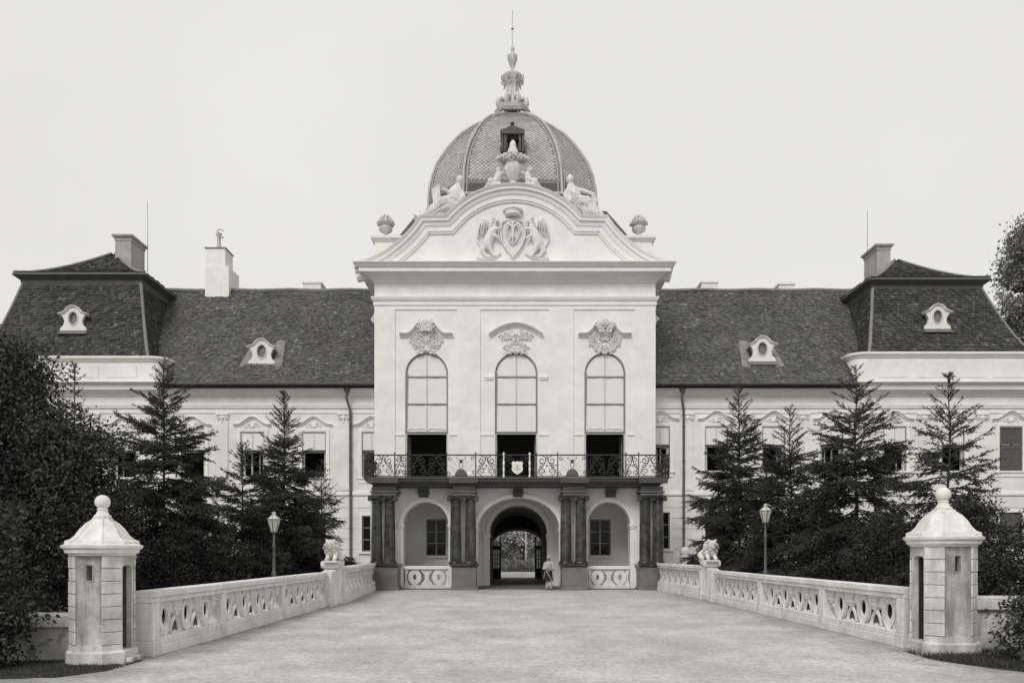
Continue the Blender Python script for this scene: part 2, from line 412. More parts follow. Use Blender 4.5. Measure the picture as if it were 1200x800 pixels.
# ---- entablature (mitred round the corners)
def cornice_prof(dz, steps):
    """steps: list of (projection, z) from bottom to top; closes to the wall"""
    return [(-.3, steps[0][1])]+list(steps)+[(-.3, steps[-1][1])]
pathc = [(XR, 50.0), (XR, DF), (XL, DF), (XL, 50.0)]
pathc = pathc[::-1]                            # left normal must point outwards
pathc = [(XL, 50.0), (XL, DF), (XR, DF), (XR, 50.0)]
def outw(p): return [(-o, z) for o, z in p]
arch_p = [(-.3, fz(363)), (.06, fz(363)), (.06, fz(358)), (.11, fz(358)), (.11, fz(353.5)), (.16, fz(353)), (.22, fz(350.5)), (.24, fz(348.5)), (-.3, fz(348.5))]
MB().plan(pathc, outw(arch_p)).build('architrave', 'trim', PAL)
MB().plan(pathc, outw([(-.3, fz(348.5)+.004), (.05, fz(348.5)+.004), (.05, fz(332)-.004), (-.3, fz(332)-.004)])).build('frieze', 'plaster', PAL)
cor = [(-.3, fz(332)), (.10, fz(332)), (.14, fz(330)), (.30, fz(328.5)), (.36, fz(326.5)), (.40, fz(326.4)), (.62, fz(324.5)), (.80, fz(323.5)), (.80, fz(319)), (.86, fz(318.8)), (.94, fz(316.8)), (1.05, fz(314.5)), (1.05, fz(313.6)), (-.3, fz(312.8))]
MB().plan(pathc, outw(cor)).build('cornice', 'trim', PAL)
# ---- gable
GC = 602
half = [(-186.5, 310.5), (-176, 308.6), (-166.5, 305.5), (-158, 302), (-149.5, 297.5), (-142, 292), (-134.5, 286), (-126, 278), (-118, 269.5), (-111, 260), (-109, 256.5), (-79, 256)]
R_ = 102.5; zc = 219+R_
arcp = [(-R_*math.sin(math.radians(a)), zc-R_*math.cos(math.radians(a))) for a in np.linspace(49.8, 0, 16)]
lp = half+arcp[1:]; gp = [(GC+x, y) for x, y in lp]+[(GC-x, y) for x, y in lp[::-1][1:]]
gw = [(fx(x), fz(y)) for x, y in gp]
inner = [(x, z-.12) for x, z in gw]
gz0 = fz(312.8)
wall = [(gw[0][0]+1.2, gz0)]+[(x, z-.15) for x, z in gw[3:-3]]+[(gw[-1][0]-1.2, gz0)]
MB().prism(wall, DF-.02, DF+.9).build('gable_wall', 'plaster', PAL)
prof = [(-.92, -.3), (-.92, .08), (-.86, .12), (-.80, .12), (-.80, .17), (-.58, .18), (-.52, .24), (-.46, .28), (-.28, .29), (-.28, .40), (-.14, .42), (-.08, .50), (-.02, .53), (0, .54), (0, -.9)]
MB().face(gw, prof, DF-.02).build('gable_cornice', 'trim', PAL, 40)
pin = [(x*.84, y) for x, y in arcp]
# ---- coat of arms in the gable
ARM = MB()
arms_y = DF-.02
def rl(pts, r0, r1=None, b=None, y=None, sc=1.0, seg=6):
    b.tube([(fx(p[0]), (y or arms_y)-(p[2] if len(p) > 2 else .05), fz(p[1])) for p in pts], r0, seg, r1)
coa = link('coat_of_arms', fuse([((fx(601), arms_y, fz(272)), (.78, .16, 1.0)), ((fx(601), arms_y-.02, fz(284)), (.62, .16, .8)), ((fx(601), arms_y-.02, fz(294)), (.3, .14, .55)),
     ((fx(601), arms_y-.05, fz(266)), (.5, .2, .4))], .05, 'relief', 'coat_of_arms', .02), PAL)
cr = MB()
cr.lathe([(.42, 0), (.46, .06), (.42, .12), (.46, .3), (.5, .34)], (fx(601), arms_y-.1, fz(255)), 14)
for k in range(7):
    a = PI+PI*k/6; cr.ball((fx(601)+.5*math.cos(a), arms_y-.1+.4*math.sin(a), fz(247.5)), .09, 8)
for s in (-1, 0, 1): cr.tube([(fx(601)+.45*s, arms_y-.3, fz(249)), (fx(601)+.25*s, arms_y-.35, fz(246.5)), (fx(601), arms_y-.3, fz(245.5))], .05)
cr.ball((fx(601), arms_y-.3, fz(244.5)), .1, 8)
cr.build('crown', 'relief', coa, 60)
sh = MB()                                       # shield rim, quartering, eagle
rim = [(588.5, 262), (586.5, 270), (587.5, 280), (591, 289), (596, 296), (601, 302), (606, 296), (611, 289), (614.5, 280), (615.5, 270), (613.5, 262), (607, 259.5), (601, 258.5), (595, 259.5), (588.5, 262)]
rl([(p[0], p[1], .16) for p in rim], .07, .07, sh)
rl([(594, 265, .22), (592, 272, .24), (596, 283, .24), (601, 289, .22), (606, 283, .24), (610, 272, .24), (608, 265, .22), (594, 265, .22)], .045, .045, sh)
for s in (-1, 1):
    rl([(601, 270, .3), (601+s*4, 266, .3), (601+s*7, 270, .28), (601+s*6, 277, .28)], .07, .03, sh)
    rl([(601, 276, .3), (601+s*4, 282, .3), (601+s*3, 287, .28)], .06, .03, sh)
    rl([(601, 265, .3), (601+s*2, 262, .3), (601+s*4, 263, .28)], .06, .03, sh)
sh.tube([(fx(601), arms_y-.3, fz(266)), (fx(601), arms_y-.32, fz(286))], .1, 8, .04)
sh.build('shield', 'relief', coa, 60)
for s in (-1, 1):                               # two griffins holding the shield
    def q(x, y, d=.1): return (fx(601+s*x), arms_y-d, fz(y))
    gr = fuse([(q(30, 286), .30, q(24, 272), .26), (q(24, 272), .26, q(22, 262), .17), (q(22, 262), .19, q(20, 259), .17), (q(19, 260, .18), .10, q(15.5, 262, .18), .04),
        (q(22, 256), .05, q(24, 253), .02), (q(24, 271, .2), .12, q(16, 270, .25), .08), (q(24, 276, .2), .12, q(16, 281, .25), .07),
        (q(30, 287, .1), .26, q(36, 294, .1), .14), (q(36, 294), .13, q(31, 301), .09), (q(31, 301), .08, q(27, 302, .2), .07),
        (q(29, 288, .2), .20, q(25, 296, .2), .11), (q(25, 296, .2), .1, q(22, 301, .2), .08),
        (q(27, 268), .12, q(34, 259), .16), (q(34, 259), .14, q(39, 268), .10), (q(38, 263), .10, q(41, 275), .06), (q(33, 263), .1, q(36, 276), .07),
        (q(37, 290), .07, q(42, 282), .05), (q(42, 282), .05, q(41, 274), .08)], .035, 'relief', 'griffin', .02, 1)
    link('griffin', gr, coa)
    for k in range(4):
        f_ = MB(); rl([(601+s*(29+k*3), 261+k, .28), (601+s*(31+k*3.2), 268+k*2, .3), (601+s*(31+k*3.1), 274+k*2, .22)], .05, .02, f_); f_.build('wing_feather', 'relief', coa, 60)
    f_ = MB()
    for k in range(3): rl([(601+s*(21+k*1.2), 258+k*4, .3), (601+s*(25+k), 260+k*4, .3)], .05, .02, f_)
    f_.build('mane_lock', 'relief', coa, 60); f_ = MB()
    rl([(601+s*42, 303, .05), (601+s*34, 304.5, .12), (601+s*24, 303.5, .1), (601+s*14, 297, .1)], .07, .05, f_)
    f_.build('ground_scroll', 'relief', coa, 60)
# ---- attic pedestals behind the gable
for a, c in ((437, 476), (728, 766)):
    D = 45.6; x0, x1 = PX(a+2, D), PX(c-2, D)
    b = MB(); b.box(x0, x1, D, D+1.6, 18.2, PZ(283, D)).box(x0-.08, x1+.08, D-.1, D+1.7, 18.2, PZ(303, D))
    b.plan([(x0, D+1.6), (x0, D), (x1, D), (x1, D+1.6)], outw([(-.3, PZ(283, D)), (.05, PZ(283, D)), (.1, PZ(281.5, D)), (.2, PZ(280, D)), (.22, PZ(277.5, D)), (-.5, PZ(277.2, D))]))
    b.box(x0+.2, x1-.2, D+.2, D+1.4, PZ(283, D), PZ(277.2, D)-.01)
    b.build('attic_pedestal', 'trim', PAL)
# ---- roof between gable and dome
b = MB()
zr = 18.25; hx = 8.3
lo = [(XL+CX*0-.6, DF+.9), (XR+.6, DF+.9), (XR+.6, 59.2), (XL-.6, 59.2)]
hi = [(-5.6, 46.4), (5.7, 46.4), (5.7, 56.8), (-5.6, 56.8)]
b.add([(x, y, zr) for x, y in lo]+[(x, y, 22.6) for x, y in hi], [(0, 1, 5, 4), (1, 2, 6, 5), (2, 3, 7, 6), (3, 0, 4, 7), (4, 5, 6, 7), (0, 3, 2, 1)])
b.build('hipped_roof', 'leadd', PAL)
# ---- DOME
DY, DX = 51.0, 0.03
CH = .56
dprof = [(5.30, 23.2), (5.22, 23.6), (5.20, 24.2), (5.16, 24.8), (5.0, 25.6), (4.70, 26.45), (4.32, 27.2), (3.86, 27.95), (3.3, 28.7), (2.6, 29.4), (1.85, 30.0), (1.15, 30.45), (1.0, 30.6)]
def dring(r): 
    c = r*CH
    return [(-c, -r), (c, -r), (r, -c), (r, c), (c, r), (-c, r), (-r, c), (-r, -c)]
b = MB(); rows = []
vs = [(DX+x, DY+y, z) for r, z in dprof for x, y in dring(r)]
fs = [(j*8+i, j*8+(i+1) % 8, (j+1)*8+(i+1) % 8, (j+1)*8+i) for j in range(len(dprof)-1) for i in range(8)]
dome = b.add(vs, fs+[tuple((len(dprof)-1)*8+i for i in range(8))]).build('dome', 'domeb', PAL)
# shingles: diamonds laid on each of the eight faces
arcl = [0]
for i in range(1, len(dprof)): arcl.append(arcl[-1]+math.dist(dprof[i], dprof[i-1]))
def dat(s):
    for i in range(1, len(dprof)):
        if s <= arcl[i] or i == len(dprof)-1:
            t = (s-arcl[i-1])/(arcl[i]-arcl[i-1]); t = min(t, 1)
            return dprof[i-1][0]+(dprof[i][0]-dprof[i-1][0])*t, dprof[i-1][1]+(dprof[i][1]-dprof[i-1][1])*t
b = MB(); aw, ah = .26, .235
for fi in range(8):
    def pos(u, s, lift):
        r, z = dat(max(0, s)); ring = dring(r); p0 = Vector(ring[fi]); p1 = Vector(ring[(fi+1) % 8])
        mid = (p0+p1)/2; d = (p1-p0).normalized(); nn = Vector((d.y, -d.x)); p = mid+d*u+nn*lift*.8
        return (DX+p.x, DY+p.y, z+lift*.45), (p1-p0).length/2
    nrow = int(arcl[-1]/(ah/2))
    for j in range(9, nrow):
        s = j*ah/2; _, hw = pos(0, s, 0); off = (j % 2)*aw/2
        k = -int(hw/aw)-1
        while k*aw < hw+aw:
            u = k*aw+off; k += 1
            if abs(u) > hw-.30: continue
            l = .028+random.random()*.008
            top = pos(u, s+ah/2*.96, .012)[0]; bot = pos(u, s-ah/2*.96, l+.02)[0]; le = pos(u-aw/2*.93, s, l)[0]; ri = pos(u+aw/2*.93, s, l)[0]
            bb = pos(u, s-ah/2, 0)[0]; bl = pos(u-aw/2, s, 0)[0]; br = pos(u+aw/2, s, 0)[0]
            b.add([top, le, bot, ri, bl, bb, br], [(0, 1, 2, 3), (1, 4, 5, 2), (2, 5, 6, 3), (0, 4, 1), (0, 3, 6)], random.uniform(.86, 1.12))
b.build('dome_shingle', 'dome', dome, fix=False, kind='stuff')
# ribs along the eight hips, with a second band inside each face
b = MB(); 
def drib(i, off, r0):
    pts = []
    for s in np.linspace(0, arcl[-1], 30):
        r, z = dat(s); ring = dring(r); p = Vector(ring[i])
        for kk, fi2 in ((1, i), (-1, (i-1) % 8)):
            pass
        q0 = Vector(ring[(i+1) % 8]) if off > 0 else Vector(ring[i-1]); d = (q0-p); L_ = d.length; d.normalize()
        p = p+d*min(abs(off), L_/2); nn = p.normalized(); pts.append((DX+p.x+nn.x*.03, DY+p.y+nn.y*.03, z+.03))
    return pts
for i in range(8):
    rb = MB(); rb.tube(drib(i, 0, 0), .09, 8)
    for o in (.22, -.22): rb.tube(drib(i, o, 0), .035, 6)
    rb.build('rib', 'lead', dome, 60)
# skirt: dark gutter band round the dome foot, pale ledge below
b = MB(); ring = [(DX+x, DY+y) for x, y in dring(5.15)]
b.plan(ring, outw([(-.5, 22.55), (.32, 22.55), (.32, 22.95), (-.5, 22.95)]), )
sk = MB(); sk.sweep(ring, outw([(-.5, 22.6), (.65, 22.6), (.65, 22.95), (.35, 23.05), (.30, 23.2), (-.5, 23.2)]), lambda a, c, d: (a, c, d), closed=True)
sk.build('dome_skirt', 'leadd', dome)
sk = MB(); sk.sweep(ring, outw([(-.5, 23.203), (.34, 23.203), (.34, 23.36), (.22, 23.42), (-.5, 23.44)]), lambda a, c, d: (a, c, d), closed=True)
sk.build('dome_foot_ledge', 'lead', dome)
sk = MB(); sk.sweep(ring, outw([(-.5, 23.443), (.10, 23.443), (.10, 23.98), (-.5, 23.98)]), lambda a, c, d: (a, c, d), closed=True)
sk.build('dome_foot_band', 'leadd', dome)
# little aedicule dormer on the front face
Dm = 45.95
def dm(px): return PX(px, Dm)
def dz_(py): return PZ(py, Dm)
b = MB()
for xa, xb in (((586, 594.5)), ((607.5, 616))):
    b.box(dm(xa), dm(xb), Dm-.25, Dm+2.4, dz_(186), dz_(174)).box(dm(xa+2), dm(xb-(0 if xa < 600 else 2)) if xa < 600 else dm(xb-2), Dm-.25, Dm+2.4, dz_(174), dz_(161))
b.box(dm(594.4), dm(607.6), Dm-.1, Dm+2.4, dz_(164.5), dz_(161)).box(dm(594.4), dm(607.6), Dm-.2, Dm+2.4, dz_(186), dz_(181))
b.prism([(dm(586.5), dz_(161)), (dm(614.5), dz_(161)), (dm(614.5), dz_(156)), (dm(608), dz_(154.5)), (dm(604), dz_(152)), (dm(600.5), dz_(151.3)), (dm(597), dz_(152)), (dm(593), dz_(154.5)), (dm(586.5), dz_(156))], Dm-.42, Dm+2.8)
for x in (588.5, 592, 609, 613): b.box(dm(x)-.06, dm(x)+.06, Dm-.36, Dm-.2, dz_(181), dz_(161))
b.tube([(dm(594.3), Dm-.28, dz_(176))]+[(x, Dm-.28, z) for x, z in arc(dm(601), dz_(168), .42, .6, 180, 0, 10)]+[(dm(607.8), Dm-.28, dz_(176))], .05)
b.box(dm(585.5), dm(616.5), Dm-.3, Dm+.6, dz_(187.5), dz_(186))
b.ball((dm(600.5), Dm-.3, dz_(148.3)), .13, 10); b.lathe([(.07, 0), (.03, .1), (.03, .16)], (dm(600.5), Dm-.3, dz_(151.6)), 8)
do = b.build('dome_dormer', 'leadd', dome)
b = MB(); b.box(dm(594.45), dm(607.55), Dm+.1, Dm+.15, dz_(181), dz_(164.5)).build('dormer_pane', 'glass', dome)
for s in (-1, 1):                                # side face dormers seen edge-on
    b = MB(); b.box(DX+s*4.6, DX+s*5.12, DY-.35, DY+.35, 25.3, 26.0).box(DX+s*4.5, DX+s*5.2, DY-.42, DY+.42, 26.0, 26.1); b.build('dome_dormer', 'leadd', dome)
# ---- spire
def sz(py): return PZ(py, 51)
sp = MB(); ring = lambda r: [(DX+x, DY+y) for x, y in dring(r)]
for r0, r1, z0, z1 in ((1.12, 1.18, sz(139), sz(136.5)), (1.18, .9, sz(136.4), sz(134)), (.98, 1.0, sz(134), sz(130))):
    sp.add([(x, y, z0) for x, y in ring(r0)]+[(x, y, z1) for x, y in ring(r1)], [(i, (i+1) % 8, 8+(i+1) % 8, 8+i) for i in range(8)]+[tuple(range(8))[::-1], tuple(range(8, 16))])
spo = sp.build('spire', 'lead', PAL)
b = MB(); b.lathe([(.62, sz(130)), (.6, sz(122)), (.52, sz(118)), (.42, sz(116)), (.40, sz(108)), (.46, sz(100.5)), (.56, sz(99)), (.60, sz(96)), (.66, sz(94)), (.68, sz(90.5)), (.45, sz(90)), (.24, sz(88.5)), (.2, sz(87)), (.22, sz(84.5)), (.12, sz(83.5)), (.1, sz(81)), (.2, sz(77)), (.32, sz(70)), (.35, sz(66)), (.30, sz(64.8)), (.1, sz(64)), (.07, sz(61)), (.14, sz(58.5)), (.12, sz(56.5)), (.05, sz(54)), (.035, sz(36)), (.03, sz(34.5)), (.022, sz(12))], (DX, DY, 0), 16)
b.ball((DX, DY, sz(33.5)), .1, 10)
b.build('finial', 'spire', spo, 50)
for i in range(8):
    a = PI/8+i*PI/4; c_, s_ = math.cos(a), math.sin(a); b = MB()
    prof_ = [(.62, 131), (.92, 129.5), (1.02, 126), (.98, 121.5), (.80, 119), (.60, 119.5), (.46, 117), (.38, 109), (.40, 102), (.50, 98.5), (.58, 99.5), (.60, 102)]
    b.tube([(DX+r*c_, DY+r*s_, sz(y)) for r, y in prof_], lambda t: .17 if t < .4 else .17-.12*min(1, (t-.4)*2.5), 8)
    b.tube([(DX+r*c_, DY+r*s_, sz(y)) for r, y in ((.55, 97), (.74, 95), (.72, 91.5))], .09, 6)
    b.build('scroll_bracket', 'spire', spo, 60)

# ---- windows of the great hall
def tall_window(a, c, idx):
    x0, x1 = fx(a), fx(c); xm = (x0+x1)/2; zs = fz(438); zt = fz(413); r = (x1-x0)/2
    yb = DF+.12
    W = MB()                                     # dark outer frame
    o_ = [(x0, fz(506.5)), (x0, zs)]+arc(xm, zs, r, zt-zs, 180, 0, 20)+[(x1, fz(506.5))]
    W.face(o_, [(-.075, -.12), (-.075, .06), (-.01, .06), (-.01, -.12)], yb)
    for y in (441, 473, 506): W.box(x0+.01, x1-.01, yb-.05, yb+.05, fz(y+.8), fz(y-.8))
    wo = W.build('window', 'frame', PAL)
    z441, z473, z506 = fz(441), fz(473), fz(506)
    ins = .09
    def pane(z0, z1, nm='blind'):
        b = MB(); n = 8; vs = []; 
        for j in range(5):
            for i in range(n+1):
                xx = x0+ins+(x1-x0-2*ins)*i/n; zz = z0+(z1-z0)*j/4
                vs.append((xx, yb+.0+.012*math.sin(i*1.9+idx+j*.8), zz))
        b.add(vs, [(j*(n+1)+i, j*(n+1)+i+1, (j+1)*(n+1)+i+1, (j+1)*(n+1)+i) for j in range(4) for i in range(n)]); return b.build(nm, 'blind', wo, 60)
    pane(z473+.05, z441-.05); pane(z506+.05, z473-.05)
    b = MB(); b.prism([(x0+ins, z441+.04), (x1-ins, z441+.04)]+arc(xm, zs, r-ins, zt-zs-ins, 0, 180, 16), yb+.0, yb+.02).build('blind', 'blind', wo)
    for z0, z1 in ((z441+.04, zt-.09), (z473+.05, z441-.05), (z506+.05, z473-.05)): MB().box(xm-.035, xm+.035, yb-.035, yb-.01, z0, z1).build('glazing_bar', 'framew', wo)
    if idx != 1:                                 # rocaille hem showing at the bottom of the blind
        b = MB(); 
        for s in (-1, 1): b.tube([(xm+s*t*(r-.15), yb-.03, z506+.12+.1*math.sin(t*PI)+.04*math.sin(t*9)) for t in np.linspace(.05, 1, 9)], .018, 5)
        b.build('blind_hem', 'relief', wo)
    # open door: jamb frames, opened leaves inside
    b = MB(); b.box(x0+.0, x0+.09, yb-.02, yb+.06, ZB+.03, z506-.05).box(x1-.09, x1, yb-.02, yb+.06, ZB+.03, z506-.05).box(x0+.09, x1-.09, yb-.01, yb+.05, z506-.11, z506-.05)
    b.build('door_frame', 'framew', wo)
    for s in (-1, 1):
        xa = xm+s*(r-.12); b = MB()
        b.box(xa-.03, xa+.03, yb+.5, yb+1.35, ZB+.05, ZB+.65); b.box(xa-.025, xa+.025, yb+.5, yb+.58, ZB+.65, z506-.1); b.box(xa-.025, xa+.025, yb+1.27, yb+1.35, ZB+.65, z506-.1)
        b.box(xa-.025, xa+.025, yb+.58, yb+1.27, ZB+1.5, ZB+1.55)
        b.build('door_leaf', 'frame', wo)
for i, (a, c) in enumerate(WINS): tall_window(a, c, i)
# ---- hood moulds and rocaille over the tall windows
hprof = [(-.22, -.05), (-.22, .06), (-.14, .08), (-.10, .20), (-.03, .26), (0, .28), (0, -.05)]
def rocaille(name, cx, cz, wd, ht, seed, parent, y, m='relief', n=26):
    rnd = random.Random(seed); b = MB()
    for k in range(n):
        u = rnd.random()**.9; v = rnd.random(); x = u*wd*(.55+.45*math.sin(PI*min(1, 1.15-v))); z = cz+(v-.5)*ht; r = rnd.uniform(.06, .13)*(1.1-.3*u)
        a0 = rnd.uniform(0, 2*PI); tn = rnd.choice((-1, 1))*rnd.uniform(.5, .95)
        for s in (-1, 1):
            pts = spiral(x, z, r*1.3, r*.25, a0, tn, 9)
            b.tube([(cx+s*p[0], y-.05-.05*math.sin(i*.4), p[1]) for i, p in enumerate(pts)], .035, 5, .018)
    for s in (-1, 0, 1): b.ball((cx+s*.2, y-.05, cz+ht*.36-.07*abs(s)), (.13, .1, .14), 8)
    for k in range(5):
        a = math.radians(90+(k-2)*28); b.tube([(cx+.1*math.cos(a), y-.08, cz+.1*math.sin(a)), (cx+.30*math.cos(a), y-.12, cz+.34*math.sin(a))], .04, 5, .055)
    return b.build(name, m, parent, 60)
for i, (cc, ex) in enumerate(((499.5, 31), (604.5, 32), (708.5, 31))):
    if i == 1: pts = [(fx(cc)+t*fx(600+ex), fz(379)-(fz(379)-fz(392))*abs(t)**1.9) for t in np.linspace(-1, 1, 17)]
    else:
        pts = []
        for t in np.linspace(-1, 1, 25):
            q_ = abs(t); y = 391 if q_ > .72 else (391-12*(.5+.5*math.cos((q_-.22)/.5*PI)) if q_ > .22 else 379-1.5*math.cos(q_/.22*PI/2))
            pts.append((fx(cc)+t*fx(600+ex), fz(y)))
    ho = MB().face(pts, hprof, DF).build('window_hood', 'trim', PAL, 40)
    rocaille('rocaille', fx(cc), fz(401), .92, 1.3, 3+i, ho, DF, n=60)
    if i != 1: rocaille('rocaille', fx(cc), fz(383.5), .5, .6, 13+i, ho, DF-.26, n=26)
for px in (436.5, 770):                          # scroll consoles on the block corners
    b = MB(); x = fx(px)
    b.tube([(x+p[0]*1, DF+.6, p[1]) for p in spiral(0, fz(371), .2, .05, 0, 1.2)], .06, 6).tube([(x, DF+.6, fz(366)), (x+.03, DF+.6, fz(376))], .1, 6, .04)
    b.box(min(x, x+(.25 if px < 600 else -.25)), max(x, x+(.25 if px < 600 else -.25)), DF+.4, DF+.8, fz(374), fz(364)).build('console', 'relief', PAL)

# ================================================================== PORTICO
DC = 41.05                                       # column axis
def cxp(px): return PX(px, DC-.3)
def czp(py): return PZ(py, DC-.3)
PC = [(432.5, 467.5, 441.7, 456.8), (527.5, 560, 534, 551.3), (656.5, 689, 663, 680.7), (748, 780, 755.8, 771)]
# arcade wall
AX = lambda px: PX(px, DA)
AZ = lambda py: PZ(py, DA)
side_l = archhole(AX(472.5), AX(525.5), 0.001, AZ(614), AZ(588), 20); side_r = archhole(AX(689), AX(738.5), 0.001, AZ(614), AZ(588), 20)
mid = archhole(AX(560.5), AX(655.5), 0.001, AZ(619), AZ(583), 24)
AL, AR = AX(434), AX(777)
MB().prism(rect(AL, AR, 0, 5.5), DA, DA+.8, [side_l, side_r, mid]).build('arcade_wall', 'plaster', PAL)
MB().box(AL, AL+.6, DA+.8, DF+.6, 0, 5.5).build('arcade_side_wall', 'plaster', PAL)
MB().box(AR-.6, AR, DA+.8, DF+.6, 0, 5.5).build('arcade_side_wall', 'plaster', PAL)
# cross arches between gallery bays, seen through the openings
for px in (543, 673):
    x = PX(px, 43); b = MB(); b.prism([(DA+.8, 0), (DA+.8, 5.3), (DB, 5.3), (DB, 0), (DB-.5, 0), (DB-.5, 3.2)]+[(p[0], p[1]) for p in arc((DA+.8+DB-.1)/2, 3.2, (DB-.5-DA-1.2)/2, .9, 0, 180, 10)]+[(DA+1.2, 3.2), (DA+1.2, 0)], x-.35, x+.35, plane='yz'); b.build('cross_arch', 'plaster', PAL)
# archivolts and imposts
for (x0, x1, ys, yt) in ((472.5, 525.5, 614, 588), (560.5, 655.5, 619, 583), (689, 738.5, 614, 588)):
    X0, X1 = AX(x0), AX(x1); c_ = (X0+X1)/2; r = (X1-X0)/2
    pts = arc(c_, AZ(ys), r, AZ(yt)-AZ(ys), 180, 0, 22)
    ao = MB().face(pts, [(.0, -.02), (.0, .05), (.10, .05), (.12, .09), (.22, .10), (.22, -.02)], DA).build('archivolt', 'trim', PAL, 40)
    for s, X in ((-1, X0), (1, X1)):
        b = MB(); e = .32
        xa, xb = (X-e, X+.06) if s < 0 else (X-.06, X+e)
        b.box(xa, xb, DA-.10, DA+.9, AZ(ys)-.10, AZ(ys)); b.box(xa+.04, xb-.04, DA-.06, DA+.85, AZ(ys)-.22, AZ(ys)-.101)
        b.build('impost', 'trim', PAL)
# gallery back wall with two windows and the passage arch
BX = lambda px: PX(px, DB)
BZ = lambda py: PZ(py, DB)
gx = [(499, 523), (691, 716)]
GH = [rect(BX(a), BX(c), BZ(651), BZ(608)) for a, c in gx]
PA = archhole(BX(574), BX(641), 0.001, BZ(625), BZ(592), 20)
MB().prism(rect(XL+.61, XR-.61, 0, ZB-.46), DB, DB+.5, GH+[PA]).build('gallery_wall', 'plaster', PAL)
b = MB(); b.box(AL+.6, AR-.6, DA+.8, DB, 5.30, 5.49).build('gallery_ceiling', 'plaster', PAL)
b = MB(); b.box(AL+.02, AR-.02, DA+.0, DB+.1, -.1, .04).build('gallery_floor', 'paving', PAL)
for k, (a, c) in enumerate(gx):
    x0, x1 = BX(a), BX(c); z0, z1 = BZ(651), BZ(608); y = DB+.12
    b = MB().box(x0, x1, y, y+.07, z0, z0+.07).box(x0, x1, y, y+.07, z1-.07, z1).box(x0, x0+.07, y, y+.07, z0+.07, z1-.07).box(x1-.07, x1, y, y+.07, z0+.07, z1-.07)
    b.box((x0+x1)/2-.04, (x0+x1)/2+.04, y-.01, y+.06, z0+.07, z1-.07)
    wo = b.build('window', 'chim', PAL)
    for s in range(2):
        for j in range(3):
            xa = x0+.07+(x1-x0-.14)*s/2; xb = xa+(x1-x0-.14)/2; za = z0+.07+(z1-z0-.14)*j/3; zb = za+(z1-z0-.14)/3
            MB().box(xa+.02, xb-.02, y+.03, y+.04, za+.02, zb-.02).build('pane', 'glass', wo)
    for j in (1, 2): MB().box(x0+.07, x1-.07, y+.0, y+.05, z0+.07+(z1-z0-.14)*j/3-.02, z0+.07+(z1-z0-.14)*j/3+.02).build('glazing_bar', 'chim', wo)
    MB().box(x0-.1, x1+.1, DB-.1, DB+.1, z0-.12, z0-.001).build('sill', 'trim', wo)
    b = MB(); b.face([(x0, z0), (x0, z1), (x1, z1), (x1, z0)], [(0, -.01), (0, .05), (.12, .05), (.12, -.01)], DB).build('surround', 'trim', wo)
    # wall lamp bracket seen in the arch
for x in (AX(472.5)+.2,): pass
for a, c in ((478, 537), (678, 735)):
    x0, x1 = BX(a), BX(c); MB().face(arc((x0+x1)/2, BZ(618), (x1-x0)/2, BZ(592)-BZ(618), 180, 0, 20), [(0, -.02), (0, .12), (.30, .12), (.30, -.02)], DB).build('wall_rib', 'trim', PAL, 40)
    for X in (x0, x1): MB().box(X-.30 if X == x0 else X, X if X == x0 else X+.30, DB-.12, DB, .05, BZ(618)-.2).box((X-.36 if X == x0 else X-.06), (X+.06 if X == x0 else X+.36), DB-.18, DB, BZ(618)-.2, BZ(618)).build('wall_pier', 'trim', PAL)
x0, x1 = BX(574), BX(641)
MB().face(arc((x0+x1)/2, BZ(625), (x1-x0)/2, BZ(592)-BZ(625), 180, 0, 24), [(.02, -.02), (.02, .10), (.26, .12), (.26, -.02)], DB).build('passage_archivolt', 'trim', PAL, 40)
for s, X in ((-1, x0), (1, x1)):
    xa, xb = (X-.42, X+.05) if s < 0 else (X-.05, X+.42)
    MB().box(xa, xb, DB-.14, DB+.3, BZ(625)-.22, BZ(625)).build('impost', 'trim', PAL)
    MB().box(min(X, X-s*.0)+(-.36 if s < 0 else 0), X+(0 if s < 0 else .36), DB-.08, DB, .046, BZ(625)-.221).build('wall_pier', 'trim', PAL)
# passage walls, vault, screen
px0, px1 = BX(572)-.0, BX(643)
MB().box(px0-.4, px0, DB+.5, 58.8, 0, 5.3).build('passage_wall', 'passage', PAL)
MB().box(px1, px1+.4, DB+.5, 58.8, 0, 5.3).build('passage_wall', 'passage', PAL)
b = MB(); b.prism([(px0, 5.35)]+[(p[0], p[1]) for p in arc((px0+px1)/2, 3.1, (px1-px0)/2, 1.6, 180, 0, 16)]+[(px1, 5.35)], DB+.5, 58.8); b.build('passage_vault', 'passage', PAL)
MB().box(px0, px1, DB, 59.5, -.1, .045).build('passage_floor', 'paving', PAL)
# inner arch framing the glazed screen
SY = 56.5; SX = lambda px: PX(px, SY); SZ = lambda py: PZ(py, SY)
MB().prism([(px0+.01, .04), (px1-.01, .04), (px1-.01, 5.0), (px0+.01, 5.0)], SY, SY+.5, [archhole(SX(576.5), SX(637.5), .0405, SZ(641), SZ(621.5), 20)]).build('inner_arch_wall', 'wood', PAL)
pts = [(SX(576.5), .05)]+arc(SX(607), SZ(641), SX(637.5)-SX(607), SZ(621.5)-SZ(641), 180, 0, 20)+[(SX(637.5), .05)]
MB().face(pts, [(.0, -.02), (.0, .08), (.16, .1), (.2, -.02)], SY).build('inner_archivolt', 'chim', PAL, 40)
y = SY+.2
so = MB().box(SX(578), SX(636), y+.02, y+.08, .046, .075).build('glazed_screen', 'wood', PAL)
for px in (586.3, 627.7): MB().box(SX(px)-.05, SX(px)+.05, y, y+.08, .05, SZ(628.5)).build('screen_post', 'wood', so)
